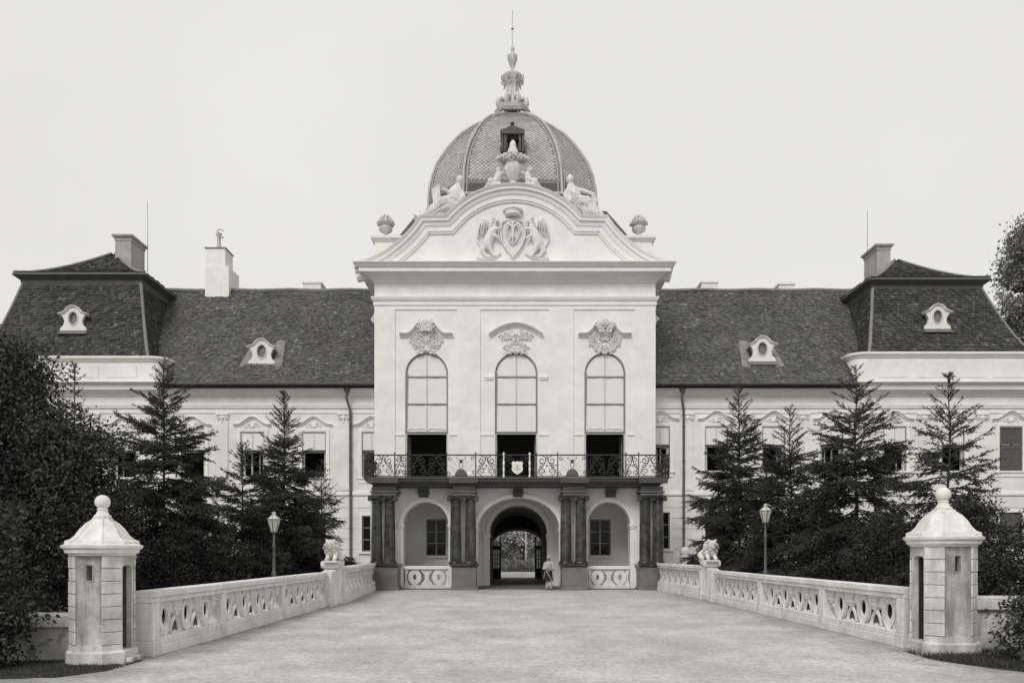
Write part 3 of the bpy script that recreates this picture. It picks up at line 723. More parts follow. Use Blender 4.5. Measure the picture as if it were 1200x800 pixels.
for s, xa, xb in ((-1, 577.5, 585.5), (1, 628.5, 636.5)):
    b = MB(); x0, x1 = SX(xa), SX(xb)
    b.box(x0, x1, y+.01, y+.07, .05, SZ(665.5)).box(x0, x1, y+.01, y+.07, SZ(643.5), SZ(639))
    for t in (0, .33, .66, 1): b.box(x0+(x1-x0)*t-.02, x0+(x1-x0)*t+.02, y, y+.06, SZ(665.5), SZ(643.5))
    for yy in (650, 654.5, 660): b.box(x0, x1, y+.01, y+.05, SZ(yy)-.02, SZ(yy)+.02)
    b.box((x0+x1)/2-.02, (x0+x1)/2+.02, y, y+.06, SZ(639), SZ(632))
    b.build('side_light', 'wood', so)
    MB().box(x0, x1, y+.03, y+.035, SZ(665.5), SZ(643.5)).build('pane', 'milk', so); MB().box(x0+.05, x1-.05, y+.03, y+.035, SZ(639), SZ(634)).build('pane', 'milk', so)
# pierced parapets in the side arches
def ring_pts(cy, cz, ry, rz, n=20): return [(cy+ry*math.cos(2*PI*i/n), cz+rz*math.sin(2*PI*i/n)) for i in range(n)]
for a, c in ((473.5, 526), (689.5, 738)):
    x0, x1 = AX(a), AX(c); ym = DA+.1; z0, z1 = .0, 1.2
    b = MB(); b.box(x0, x1, ym, ym+.3, .0, .22); po = b.build('arch_parapet', 'balu', PAL)
    MB().box(x0-.02, x1+.02, ym-.06, ym+.36, 1.08, 1.26, .02).build('coping', 'trim', po)
    n = 2; W_ = (x1-x0)
    for k in range(2):
        cx_ = x0+W_*(.23 if k == 0 else .77)
        o_ = ring_pts(cx_, .65, .36, .425); h_ = ring_pts(cx_, .65, .10, .17, 12)[::-1]
        MB().prism(o_, ym+.04, ym+.26, [h_]).build('oval_ring', 'balu', po, 30)
    cxm = (x0+x1)/2
    for cx_, wl in ((cxm, .34), (x0+.08, .16), (x1-.08, .16)):
        lft = -wl if cx_ != x0+.08 else -.08; rgt = wl if cx_ != x1-.08 else .08
        MB().prism([(cx_+lft, .221), (cx_+lft*.75, .36), (cx_+lft*.35, .5), (cx_+lft*.3, .75), (cx_+lft*.8, .95), (cx_+lft, 1.079), (cx_+rgt, 1.079), (cx_+rgt*.8, .95), (cx_+rgt*.3, .75), (cx_+rgt*.35, .5), (cx_+rgt*.75, .36), (cx_+rgt, .221)], ym+.06, ym+.24).build('baluster', 'balu', po)
    for s in (0, 1):
        cx_ = x0+.03 if s == 0 else x1-.03
# columns
SH0, SH1 = 1.46, 4.62
for (pa, pb, c1, c2) in PC:
    x0, x1 = cxp(pa), cxp(pb); yf = DC-.42
    ped = MB(); ped.box(x0+.08, x1-.08, yf+.06, DA-.001, .18, 1.22, .015)
    pd = ped.build('pedestal', 'marble2', PAL)
    MB().plan([(x0+.08, DA), (x0+.08, yf+.06), (x1-.08, yf+.06), (x1-.08, DA)], outw([(-.3, 0), (.08, 0), (.08, .12), (.03, .179), (-.3, .179)])).build('plinth', 'trim' if 0 else 'marble2', pd)
    MB().plan([(x0+.08, DA), (x0+.08, yf+.06), (x1-.08, yf+.06), (x1-.08, DA)], outw([(-.35, 1.221), (.02, 1.221), (.05, 1.27), (.12, 1.31), (.13, 1.38), (-.35, 1.38)])).box(x0+.3, x1-.3, yf+.2, DA-.01, 1.2, 1.379).build('pedestal_cap', 'marble', pd)
    for c_ in (c1, c2):
        xc = PX(c_, DC)
        sh_ = MB().lathe([(.30, SH0+.10), (.302, SH0+1.0), (.29, SH0+1.9), (.262, SH1)], (xc, DC, 0), 24)
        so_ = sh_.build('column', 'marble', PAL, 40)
        MB().box(xc-.36, xc+.36, DC-.36, DC+.36, 1.381, 1.42).lathe([(.36, 1.42), (.385, 1.45), (.37, 1.49), (.33, 1.51), (.345, 1.54), (.33, 1.56), (.301, 1.565)], (xc, DC, 0), 24).build('column_base', 'marble', so_, 40)
        cb = MB().lathe([(.262, SH1), (.30, SH1+.02), (.30, SH1+.05), (.268, SH1+.07), (.275, SH1+.2), (.36, SH1+.3), (.36, SH1+.32)], (xc, DC, 0), 20)
        cb.box(xc-.39, xc+.39, DC-.39, DC+.39, SH1+.35, SH1+.42, .01)
        for sx in (-1, 1):
            cb.tube([(xc+sx*.30+p[0], DC-.33, SH1+.22+p[1]) for p in spiral(0, 0, .13, .02, PI/2, 1.5*sx*-1, 16)], .035, 6)
            cb.tube([(xc+sx*.30, DC-.36, SH1+.22), (xc+sx*.30, DC+.36, SH1+.22)], .10, 10)
        for k in range(3): cb.ball((xc+(k-1)*.13, DC-.32, SH1+.27), .055, 8)
        cb.build('capital', 'marble', so_, 40)
    # entablature block over the pair
    x0b, x1b = cxp(pa)+.10, cxp(pb)-.10
    eb = MB().box(x0b+.02, x1b-.02, DC-.36, DA, 5.043, 5.12).box(x0b+.1, x1b-.1, DC-.30, DA, 5.12, 5.18).box(x0b-.05, x1b+.05, DC-.42, DA, 5.18, 5.25)
    eb.box(x0b+.05, x1b-.05, DC-.34, DA, 5.25, 5.50); eb.build('entablature_block', 'marble2', PAL)
for px in (497, 607, 715):                        # dark brackets under the balcony
    x = AX(px); 
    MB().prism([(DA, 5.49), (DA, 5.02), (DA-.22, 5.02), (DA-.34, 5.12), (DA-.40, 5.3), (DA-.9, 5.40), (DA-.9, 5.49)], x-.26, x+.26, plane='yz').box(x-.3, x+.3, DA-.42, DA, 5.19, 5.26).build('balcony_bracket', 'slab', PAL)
# balcony slab, breaking forward over the outer pairs
yb0 = 40.42
path = [(cxp(432)-.05, DF), (cxp(432)-.05, yb0), (cxp(778)+.05, yb0), (cxp(778)+.05, DF)]
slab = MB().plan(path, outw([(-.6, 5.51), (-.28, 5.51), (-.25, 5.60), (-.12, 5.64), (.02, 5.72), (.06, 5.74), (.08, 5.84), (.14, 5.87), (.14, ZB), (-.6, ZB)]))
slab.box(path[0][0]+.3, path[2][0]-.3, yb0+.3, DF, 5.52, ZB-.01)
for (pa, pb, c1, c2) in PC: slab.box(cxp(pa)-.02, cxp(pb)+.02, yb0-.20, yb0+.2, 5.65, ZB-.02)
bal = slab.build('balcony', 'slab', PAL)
# ---- wrought iron balcony railing
yr = yb0-.02; ZR0, ZR1 = ZB+.05, PZ(533, yb0)
rx = lambda px: PX(px, yr)
rail = MB().tube([(rx(427), DF, ZR1), (rx(427), yr, ZR1), (rx(784), yr, ZR1), (rx(784), DF, ZR1)], .035, 6)
rail.tube([(rx(427), DF, ZR0), (rx(427), yr, ZR0), (rx(784), yr, ZR0), (rx(784), DF, ZR0)], .025, 6)
rl_o = rail.build('railing', 'iron', PAL)
posts = [427, 436, 462.5, 477.5, 523.3, 557.5, 582.5, 628.5, 653.5, 687.7, 733.5, 748.5, 775, 784]
for p in posts:
    b = MB(); b.tube([(rx(p), yr, ZB), (rx(p), yr, ZR1+.08)], .028, 6).ball((rx(p), yr, ZR1+.1), .045, 8).ball((rx(p), yr, (ZR0+ZR1)/2), .045, 8)
    b.build('railing_post', 'iron', rl_o, 60)
for p in (590.3, 620.7):
    MB().lathe([(.05, ZB), (.06, ZB+.1), (.03, ZB+.2), (.06, ZB+.45), (.03, ZB+.6), (.065, ZB+.75), (.03, ZB+.95), (.04, ZR1), (.07, ZR1+.05), (.02, ZR1+.14)], (rx(p), yr-.03, 0), 10).build('railing_post', 'white', rl_o, 60)
def scrolls(x0, x1, y, seed, axis='x', m='iron', dense=1.0):
    rnd = random.Random(seed); b = MB(); H_ = ZR1-ZR0; W_ = x1-x0; xm = (x0+x1)/2
    def P(x, z): return (x, y, z) if axis == 'x' else (y, x, z)
    def tb(pts, r=.02, r1=None): b.tube([P(*p) for p in pts], r, 5, r1)
    n = max(1, round(W_/.95)); w_ = W_/n
    for k in range(n):
        c = x0+w_*(k+.5)
        for s in (-1, 1):
            R = min(.23, w_*.27)
            tb(spiral(c+s*w_*.24, ZR1-R-.05, R, .04, PI/2, 1.35*s, 18), .022)
            tb(spiral(c+s*w_*.22, ZR0+R*.9+.05, R*.9, .03, -PI/2, 1.3*s, 18), .022)
            tb([(c+s*w_*.47, ZR0+.1), (c+s*w_*.40, ZR0+H_*.35), (c+s*w_*.18, ZR0+H_*.5), (c+s*w_*.05, ZR0+H_*.72), (c+s*w_*.02, ZR1-.05)], .02)
            tb(spiral(c+s*w_*.3, ZR0+H_*.5, .12, .02, rnd.uniform(0, 6), 1.1*s, 12), .022)
            for q_ in range(3):
                a = rnd.uniform(0, 2*PI); xx = c+s*w_*rnd.uniform(.08, .42); zz = ZR0+H_*rnd.uniform(.15, .85)
                tb([(xx, zz), (xx+.06*math.cos(a), zz+.06*math.sin(a)), (xx+.12*math.cos(a+.5), zz+.12*math.sin(a+.5))], .03, .008)
        b.ball(P(c, ZR0+H_*.5), (.05, .05, .05), 6)
    return b
def addpanel(b, nm='scroll_panel', m='iron'): b.build(nm, m, rl_o, 60)
for k in range(len(posts)-1):
    a, c = posts[k], posts[k+1]
    if (a, c) in ((523.3, 557.5), (653.5, 687.7)):
        b = MB(); xm = rx((a+c)/2); z0 = ZR0                       # trophy of flags fanned round a dark mound
        for s in (-1, 1):
            for q_, (dx, dz) in enumerate(((.18, .95), (.42, .85), (.62, .6), (.72, .35))):
                b.tube([(xm+s*.08, yr, z0+.25), (xm+s*dx, yr-.02, z0+dz)], .014, 5)
        b.build('flag_staves', 'framew', rl_o)
        b = MB(); b.prism([(xm-.34, z0+.02)]+[(xm-.34+.68*t, z0+.04+.36*math.sin(PI*t)**.6) for t in np.linspace(.03, .97, 13)]+[(xm+.34, z0+.02)], yr-.05, yr+.03).build('iron_mound', 'irong', rl_o)
        b = MB()
        for s in (-1, 1):
            b.tube([(xm, yr-.02, z0+.78), (xm+s*.1, yr-.02, z0+.88), (xm+s*.16, yr-.02, z0+.80)], .035, 6, .012)
            b.tube([(xm+s*.2, yr-.02, z0+1.0), (xm+s*.26, yr-.02, z0+.92)], .03, 6, .012)
            b.tube([(xm+s*.03, yr, z0+.42), (xm+s*.1, yr, z0+.62), (xm+s*.05, yr, z0+.8)], .016, 5)
            b.tube([(p[0], yr, p[1]) for p in spiral(xm+s*.66, z0+.18, .12, .02, 0, 1.2*s, 12)], .02, 5)
            b.tube([(p[0], yr, p[1]) for p in spiral(xm+s*.6, ZR1-.18, .12, .02, 0, 1.2*s, 12)], .02, 5)
        b.ball((xm, yr-.02, z0+.78), (.08, .03, .1), 8); b.build('iron_eagle', 'iron', rl_o, 60)
    else:
        addpanel(scrolls(rx(a)+.03, rx(c)-.03, yr, 40+k))
for p in (427, 784): addpanel(scrolls(yr+.05, DF-.05, rx(p), 90+p, 'y'))
xs = rx(606.2); z_ = PZ(548, yr)
so2 = [(xs+dx*.30, z_+dz*.34) for dx, dz in ((-1, .75), (-.8, 1), (-.35, .9), (0, 1.02), (.35, .9), (.8, 1), (1, .75), (.85, .3), (1, -.1), (.85, -.55), (.4, -.85), (0, -1.05), (-.4, -.85), (-.85, -.55), (-1, -.1), (-.85, .3))]
MB().prism(so2, yr-.11, yr-.05).build('railing_shield', 'white', rl_o)
b = MB()
for s in (-1, 1): b.tube([(p[0], yr-.12, p[1]) for p in spiral(xs+s*.1, z_, .13, .03, PI/2, .9*s, 10)], .015, 5)
b.tube([(xs, yr-.12, z_+.25), (xs, yr-.12, z_-.25)], .012, 5)
b.build('shield_relief', 'chim', rl_o)

# ================================================================== WINGS
WX = lambda px: PX(px, DW)
WZ = lambda py: PZ(py, DW)
LW = [(60, 88), (132, 160), (212, 240), (282, 310), (354, 382), (424, 447)]
RW = [(762, 785), (826, 853), (893, 920), (961, 988), (1035, 1062), (1103, 1130), (1171, 1198)]
ZE = WZ(450)
def wing(side):
    wins = LW if side < 0 else RW
    yt, yb = (506, 559) if side < 0 else (499.5, 551.5)
    gyt, gyb = (604, 646) if side < 0 else (600, 643)
    xa, xb = (-36.0, XL+.02) if side < 0 else (XR-.02, 36.0)
    hl = []
    for a, c in wins: hl.append(rect(WX(a), WX(c), WZ(yb), WZ(yt))); hl.append(rect(WX(a), WX(c), WZ(gyb), WZ(gyt)))
    wm = MB(); ww = sorted(wins)
    zs_ = [0, WZ(gyb), WZ(gyt), WZ(yb), WZ(yt), ZE]; xs_ = [xa]+[q for a, c in ww for q in (WX(a), WX(c))]+[xb]
    xs_ = [min(max(q, xa), xb) for q in xs_]
    for j in range(5):
        if j in (0, 2, 4): wm.box(xa, xb, DW, DW+.5, zs_[j], zs_[j+1])
        else:
            for q in range(0, len(xs_), 2):
                if xs_[q+1]-xs_[q] > .01: wm.box(xs_[q], xs_[q+1], DW, DW+.5, zs_[j], zs_[j+1])
    wo = wm.build('wing_wall', 'plaster2', PAL)
    MB().box(xa, xb, 58, 58.4, 0, ZE).build('rear_wall', 'plaster2', PAL)
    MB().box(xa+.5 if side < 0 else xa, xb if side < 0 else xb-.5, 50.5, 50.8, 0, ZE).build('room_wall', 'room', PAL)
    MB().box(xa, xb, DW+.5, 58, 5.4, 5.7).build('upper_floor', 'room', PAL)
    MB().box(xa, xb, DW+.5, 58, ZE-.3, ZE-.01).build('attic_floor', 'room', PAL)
    e = xa if side < 0 else xb
    MB().box(min(e, e-.5*side), max(e, e-.5*side), DW+.5, 58, 0, ZE).build('end_wall', 'plaster2', PAL)
    # cornice and architrave lines
    c0 = xa; c1 = xb
    def hb(zlo, zhi, pr, b): b.box(c0, c1, DW-pr, DW, zlo, zhi)
    b = MB(); pr = [(0, WZ(464)), (.08, WZ(464)), (.10, WZ(462.5)), (.22, WZ(461)), (.26, WZ(459)), (.45, WZ(458)), (.48, WZ(453.5)), (.60, WZ(452)), (.62, WZ(450.2)), (0, WZ(450.2))]
    b.prism([(DW-o, z) for o, z in pr], c0, c1, plane='yz').build('eaves_cornice', 'trim', PAL)
    b = MB(); hb(WZ(478), WZ(475.5), .08, b); hb(WZ(475.4), WZ(474.5), .11, b); b.build('architrave', 'trim', PAL)
    b = MB(); hb(WZ(484), WZ(482.5), .05, b); b.build('string_course', 'trim', PAL)
    b = MB(); hb(WZ(580), WZ(577), .10, b); hb(WZ(576.9), WZ(575), .05, b); b.build('string_course', 'trim', PAL)
    # banded rustication of the ground storey: each course is a slab of its own
    zz = WZ(583); 
    edges = []
    k = 0
    while zz > .5:
        z1 = zz; z0 = zz-.62+.04
        segs = []; x = c0
        for a, c in sorted(wins):
            if WZ(gyb)-.25 < z1 and WZ(gyt)+.22 > z0: segs.append((x, WZ(a)*0+WX(a)-.14)); x = WX(c)+.14
        segs.append((x, c1))
        for s0, s1 in segs:
            if s1-s0 > .1: MB().box(s0, s1, DW-.035, DW, max(z0, .45), z1).build('plaster_course', 'plaster2', wo)
        zz -= .62
    MB().box(c0, c1, DW-.12, DW, 0, .44).build('wall_plinth', 'trim', PAL)
    # pilasters between windows
    ctr = [(wins[i][1]+wins[i+1][0])/2 for i in range(len(wins)-1)]
    for i, c in enumerate(ctr):
        b = MB(); x = WX(c); b.box(x-.32, x+.32, DW-.07, DW, WZ(574.5), WZ(484.5)).box(x-.36, x+.36, DW-.10, DW-.0705, WZ(574.5), WZ(569))
        b.box(x-.40, x+.40, DW-.14, DW, WZ(486), WZ(484.4))
        po = b.build('pilaster', 'plaster2', PAL)
        b = MB()
        for s in (-1, 1): b.tube([(p[0], DW-.12, p[1]) for p in spiral(x+s*.22, WZ(489.5), .14, .02, PI/2, 1.3*-s, 12)], .03, 5)
        b.ball((x, DW-.1, WZ(489)), (.12, .06, .14), 8); b.tube([(x, DW-.1, WZ(491)), (x, DW-.09, WZ(496))], .05, 6, .02)
        b.build('pilaster_capital', 'trim', po, 60)
    for i, (a, c) in enumerate(wins):
        x0, x1 = WX(a), WX(c); xm = (x0+x1)/2; z0, z1 = WZ(yb), WZ(yt); zm = WZ(yt+21.5)
        shut = side > 0 and i == len(wins)-1
        y = DW
        b = MB(); b.box(x0, x0+.05, y-.02, y+.03, zm-.03, z1).box(x1-.05, x1, y-.02, y+.03, zm-.03, z1).box(x0+.05, x1-.05, y-.02, y+.03, z1-.05, z1).box(x0+.05, x1-.05, y-.03, y+.03, zm-.03, zm+.03)
        b.box(x0, x0+.035, y+.0, y+.03, z0, zm-.03).box(x1-.035, x1, y+.0, y+.03, z0, zm-.03)
        w_o = b.build('window', 'frame', PAL)
        if shut:
            for s in (-1, 1):
                xs0, xs1 = (x0+.05, xm-.01) if s < 0 else (xm+.01, x1-.05); b = MB()
                b.box(xs0, xs0+.06, y-.03, y+.01, z0+.02, z1-.06).box(xs1-.06, xs1, y-.03, y+.01, z0+.02, z1-.06)
                for zz in (z0+.02, (z0+z1)/2, z1-.14): b.box(xs0+.06, xs1-.06, y-.03, y+.01, zz, zz+.08)
                n_ = 26
                for q_ in range(n_):
                    zq = z0+.12+(z1-z0-.3)*q_/n_; b.add([(xs0+.06, y-.025, zq), (xs1-.06, y-.025, zq), (xs1-.06, y+.0, zq+.09), (xs0+.06, y+.0, zq+.09)], [(0, 1, 2, 3)])
                b.build('shutter', 'shutter', w_o)
        else:
            b = MB(); n = 6; vs = []
            tilt = .10+.05*((i*7) % 3)
            for j in range(4):
                for q_ in range(n+1):
                    t = j/3; vs.append((x0+.06+(x1-x0-.12)*q_/n, y+.02-.0*tilt+.008*math.sin(q_*2+i), z1-.05-(z1-.05-zm-.03)*t))
            b.add(vs, [(j*(n+1)+q_, j*(n+1)+q_+1, (j+1)*(n+1)+q_+1, (j+1)*(n+1)+q_) for j in range(3) for q_ in range(n)])
            b.build('blind', 'blind', w_o, 60)
            MB().box(xm-.025, xm+.025, y-.005, y+.015, zm+.03, z1-.05).build('glazing_bar', 'framew', w_o)
            # fixed inner frame and a casement standing open inwards
            b = MB(); b.box(x0+.04, x0+.12, y+.15, y+.22, z0, zm-.05).box(x1-.12, x1-.04, y+.15, y+.22, z0, zm-.05).box(x0+.04, x1-.04, y+.15, y+.22, zm-.12, zm-.05)
            b.build('inner_frame', 'framew', w_o)
            an = .30 if (i % 3) else .75; s = -1 if i % 2 else 1
            for s in ((-1, 1) if i % 3 == 0 else (s,)):
                xh = xm+s*((x1-x0)/2-.13); dx, dy = -s*math.sin(an)*.55, math.cos(an)*.55; b = MB()
                for t0, t1, za, zb in ((0, .12, z0+.04, zm-.13), (.88, 1, z0+.04, zm-.13), (.12, .88, z0+.04, z0+.11), (.12, .88, zm-.2, zm-.13), (.12, .88, (z0+zm)/2-.02, (z0+zm)/2+.02)):
                    p = [(xh+dx*t, y+.2+dy*t) for t in (t0, t1)]
                    b.add([(p[0][0], p[0][1], za), (p[1][0], p[1][1], za), (p[1][0]+.04, p[1][1], za), (p[0][0]+.04, p[0][1], za), (p[0][0], p[0][1], zb), (p[1][0], p[1][1], zb), (p[1][0]+.04, p[1][1], zb), (p[0][0]+.04, p[0][1], zb)], [(0, 1, 2, 3), (4, 5, 6, 7), (0, 1, 5, 4), (1, 2, 6, 5), (2, 3, 7, 6), (3, 0, 4, 7)])
                b.build('casement', 'framew', w_o)
        # surround, sill, hood and keystone ornament
        b = MB(); b.face([(x0, z0), (x0, z1), (x1, z1), (x1, z0)], [(.0, 0), (.0, .04), (.06, .06), (.20, .06), (.20, 0)], y)
        b.build('surround', 'trim', w_o)
        MB().box(x0-.28, x1+.28, y-.12, y-.0, z0-.10, z0-.002).box(x0-.2, x1+.2, y-.05, y, z0-.35, z0-.101).build('sill', 'trim', w_o)
        b = MB(); hp = []
        for t in np.linspace(-1, 1, 21):
            q_ = abs(t); yy = yt-9 if q_ > .85 else yt-9-9*(.5+.5*math.cos(q_/.85*PI)); 
            hp.append((xm+t*1.12, WZ(yy)))
        b.face(hp, [(-.14, 0), (-.14, .05), (-.08, .07), (-.05, .13), (0, .16), (0, 0)], y); b.build('hood', 'trim', w_o, 40)
        b = MB()
        for s in (-1, 1):
            b.tube([(p[0], y-.04, p[1]) for p in spiral(xm+s*.2, WZ(yt-8), .16, .03, 0, 1.1*s, 10)], .025, 5)
            b.tube([(p[0], y-.04, p[1]) for p in spiral(xm+s*.45, WZ(yt-5), .11, .03, 2, 1.0*s, 10)], .02, 5)
            b.tube([(xm+s*.72, y-.03, WZ(yt+0)), (xm+s*.80, y-.04, WZ(yt+6)), (xm+s*.74, y-.03, WZ(yt+12))], .03, 5, .012)
        b.ball((xm, y-.04, WZ(yt-7)), (.12, .06, .16), 8); b.build('ornament', 'trim', w_o, 60)
        # ground-floor window
        z0, z1 = WZ(gyb), WZ(gyt)
        b = MB().box(x0, x1, y+.10, y+.17, z0, z0+.07).box(x0, x1, y+.10, y+.17, z1-.07, z1).box(x0, x0+.07, y+.10, y+.17, z0+.07, z1-.07).box(x1-.07, x1, y+.10, y+.17, z0+.07, z1-.07)
        b.box(xm-.03, xm+.03, y+.09, y+.16, z0+.07, z1-.07)
        w2 = b.build('window', 'frame', PAL)
        if shut or (side > 0 and i == 5):
            b = MB()
            for q_ in range(24): zq = z0+.02+(z1-z0-.1)*q_/24; b.add([(x0+.02, y+.02, zq), (x1-.02, y+.02, zq), (x1-.02, y+.06, zq+.09), (x0+.02, y+.06, zq+.09)], [(0, 1, 2, 3)])
            b.build('shutter', 'shutter', w2)
        else:
            for j in (1, 2): MB().box(x0+.07, x1-.07, y+.11, y+.15, z0+(z1-z0)*j/3-.025, z0+(z1-z0)*j/3+.025).build('glazing_bar', 'frame', w2)
            for s in (0, 1):
                for j in range(3):
                    xq = x0+.07+(x1-x0-.14)*s/2; zq = z0+.07+(z1-z0-.14)*j/3
                    MB().box(xq+.03, xq+(x1-x0-.14)/2-.03, y+.13, y+.14, zq+.02, zq+(z1-z0-.14)/3-.02).build('pane', 'glass', w2)
        b = MB(); b.face([(x0, z0), (x0, z1), (x1, z1), (x1, z0)], [(.0, 0), (.0, .06), (.13, .07), (.13, 0)], y); b.build('surround', 'trim', w2)
        MB().box(x0-.2, x1+.2, y-.13, y, z0-.12, z0-.002).build('sill', 'trim', w2)
    return wo
wing(-1); wing(1)

# ---- tiles laid in courses on any patch: corners given by function P(u,v)->point, v up the slope
def tiles(patch, U, V, b, tw=.17, te=.165, tone=(.62, 1.35), thick=.026, lich=.035, skip=None):
    """patch(u,v): u,v in metres; U(v)->(u0,u1) range; V slope length"""
    nr = int(V/te)
    for j in range(nr):
        v0 = j*te; u0, u1 = U(v0+te/2); off = (j % 2)*tw/2; wav = .02*math.sin(j*1.7)
        k = 0; n = int((u1-u0)/tw)+2
        for k in range(n):
            a = u0+(k-1)*tw+off; c = a+tw*.95; a = max(a, u0); c = min(c, u1)
            if c-a < tw*.25: continue
            if skip and skip((a+c)/2, v0): continue
            lf = thick*random.uniform(.4, 1.9); dr = random.uniform(-.03, .03)+wav*.5
            p0, n0 = patch(a, v0+dr); p1, _ = patch(c, v0+dr+random.uniform(-.008, .008)); p2, _ = patch(c, v0+te*1.25); p3, _ = patch(a, v0+te*1.25)
            pm, _ = patch((a+c)/2, v0+dr-te*.16)
            t = random.uniform(*tone)
            if random.random() < lich: t *= random.uniform(1.3, 2.1)
            q0, q1, qm = p0+n0*lf, p1+n0*(lf+random.uniform(-.01, .01)), pm+n0*lf
            b.add([q0, qm, q1, p2+n0*.006, p3+n0*.006, p0, pm, p1], [(0, 1, 2, 3, 4), (5, 6, 1, 0), (6, 7, 2, 1), (0, 4, 5), (2, 7, 3)], t)
YR, YE = 52.4, DW-.75
ZR_ = PZ(340.5, YR); ZEv = PZ(449, YE)
def wing_roof(side):
    # bell-cast slope: slightly flatter at the foot
    x0, x1 = (-20.75, XL+.3) if side < 0 else (XR-.3, 20.45)
    prof = [(YE, ZEv), (YE+.9, ZEv+.72), (YE+2.2, ZEv+2.05), (YR, ZR_)]
    ll = [0]
    for i in range(1, len(prof)): ll.append(ll[-1]+math.dist(prof[i], prof[i-1]))
    def patch(u, v):
        v = max(0, min(v, ll[-1]))
        for i in range(1, len(prof)):
            if v <= ll[i]+1e-6:
                t = (v-ll[i-1])/(ll[i]-ll[i-1]); y = prof[i-1][0]+(prof[i][0]-prof[i-1][0])*t; z = prof[i-1][1]+(prof[i][1]-prof[i-1][1])*t
                d = Vector((0, prof[i][0]-prof[i-1][0], prof[i][1]-prof[i-1][1])).normalized()
                z += .05*math.sin(u*.35+v*.3)*math.sin(v*.4)
                return Vector((u, y, z)), Vector((0, -d.z, d.y))
    b = MB(); n = 30
    pts = [(YE, ZEv-.12)]+prof[1:3]+[(YR, ZR_), (59.2, ZEv-.12)]
    pts = [(y, z-.09) for y, z in pts]
    yc_ = DW+.55; zc_ = [z for z in (ZEv+.72+(yc_-YE-.9)*1.02-.09,)][0]
    xb0, xb1 = (-24.5, x1) if side < 0 else (x0, 24.2)
    b.prism([(YE, ZEv-.21), (YE+.9, ZEv+.63), (yc_, zc_), (yc_, ZEv-.21)], x0, x1, plane='yz')
    ro = b.prism([(yc_, ZEv-.21), (yc_, zc_), (YE+2.2, ZEv+1.96), (YR, ZR_-.09), (59.2, ZEv-.21)], xb0, xb1, plane='yz').build('wing_roof', 'tile', PAL)
    vc = ll[1]+math.dist((YE+.9, ZEv+.72), (yc_, zc_+.09))
    b = MB(); tiles(patch, lambda v: (x0, x1) if v < vc else (xb0, xb1), ll[-1], b)
    b.build('roof_tile', 'tile', ro, fix=False, kind='stuff')
    b = MB(); b.tube([(xb0+(xb1-xb0)*i/20, YR, ZR_+.03+.03*math.sin(i*1.3)) for i in range(21)], .13, 8).build('ridge_cap', 'ridge', ro, 60)
    b = MB(); b.tube([(x0 if side < 0 else x0, YE-.06, ZEv-.03), (x1, YE-.06, ZEv-.03)], .09, 8).box(x0, x1, YE-.02, YE+.1, ZEv-.16, ZEv-.05)
    b.build('gutter', 'leadd', ro, 60)
    # dormer: white scrolled front with an oval louvred opening
    pc = 307 if side < 0 else 893
    yd = YE+1.75; DZ = lambda py: PZ(py, yd); DXp = lambda px: PX(px, yd)
    c = DXp(pc); bz = DZ(426 if side < 0 else 423); k_ = 1.0; s_ = yd/FOC
    return ro, c, yd, bz, s_
def dormer(ro, c, yd, bz, s_, depth, zslope):
    o_ = [(-16, -1), (16, -1), (15, 3), (11.5, 6), (10.5, 11), (12.5, 16), (15.5, 18.5), (12, 20.5), (9, 22), (7, 24.5), (4, 27), (0, 28), (-4, 27), (-7, 24.5), (-9, 22), (-12, 20.5), (-15.5, 18.5), (-12.5, 16), (-10.5, 11), (-11.5, 6), (-15, 3)]
    P_ = [(c+x*s_, bz+z*s_) for x, z in o_]
    ov = ring_pts(c, bz+14*s_, 5.6*s_, 8*s_, 20)
    fr = MB().prism(P_, yd-.08, yd+.12, [ov]).build('dormer', 'white', PAL)
    hp = [(c+x*s_, bz+z*s_) for x, z in ((-17.5, 19.5), (-13, 20.8), (-9.5, 22.5), (-7, 25.5), (-4, 28), (0, 29), (4, 28), (7, 25.5), (9.5, 22.5), (13, 20.8), (17.5, 19.5))]
    MB().face(hp, [(-.09, -.1), (-.09, .12), (-.03, .2), (.02, .22), (.02, -.1)], yd).build('dormer_hood', 'trim', fr, 40)
    # lead-covered cheeks running back into the slope
    bk = MB(); bp = [(c+x*s_*.9, bz+z*s_*.97) for x, z in o_]
    bk.prism(bp, yd+.121, yd+depth, [ring_pts(c, bz+14*s_, 5.9*s_, 8.3*s_, 12)]).build('dormer_body', 'ridge', fr)
    MB().box(c-15.5*s_, c+15.5*s_, yd-.18, yd+.1, bz-4*s_, bz-1.05*s_).box(c-17.5*s_, c+17.5*s_, yd-.24, yd+.1, bz-5.2*s_, bz-4.05*s_).build('dormer_sill', 'ridge', fr)
    b = MB(); b.face(ring_pts(c, bz+14*s_, 5.6*s_, 8*s_, 20)+[(c+5.6*s_, bz+14*s_)], [(-.05, 0), (-.05, .03), (.03, .03), (.03, 0)], yd-.08).build('oval_frame', 'framew', fr, 50)
    for k in range(-3, 4):
        hh = 8*s_*math.sqrt(max(0, 1-(k/3.6)**2)); x = c+k*1.5*s_
        MB().box(x-.03, x+.03, yd+.06, yd+.09, bz+14*s_-hh, bz+14*s_+hh).build('slat', 'frame', fr)
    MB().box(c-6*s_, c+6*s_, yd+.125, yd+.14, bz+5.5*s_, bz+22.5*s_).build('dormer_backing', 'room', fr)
    return fr
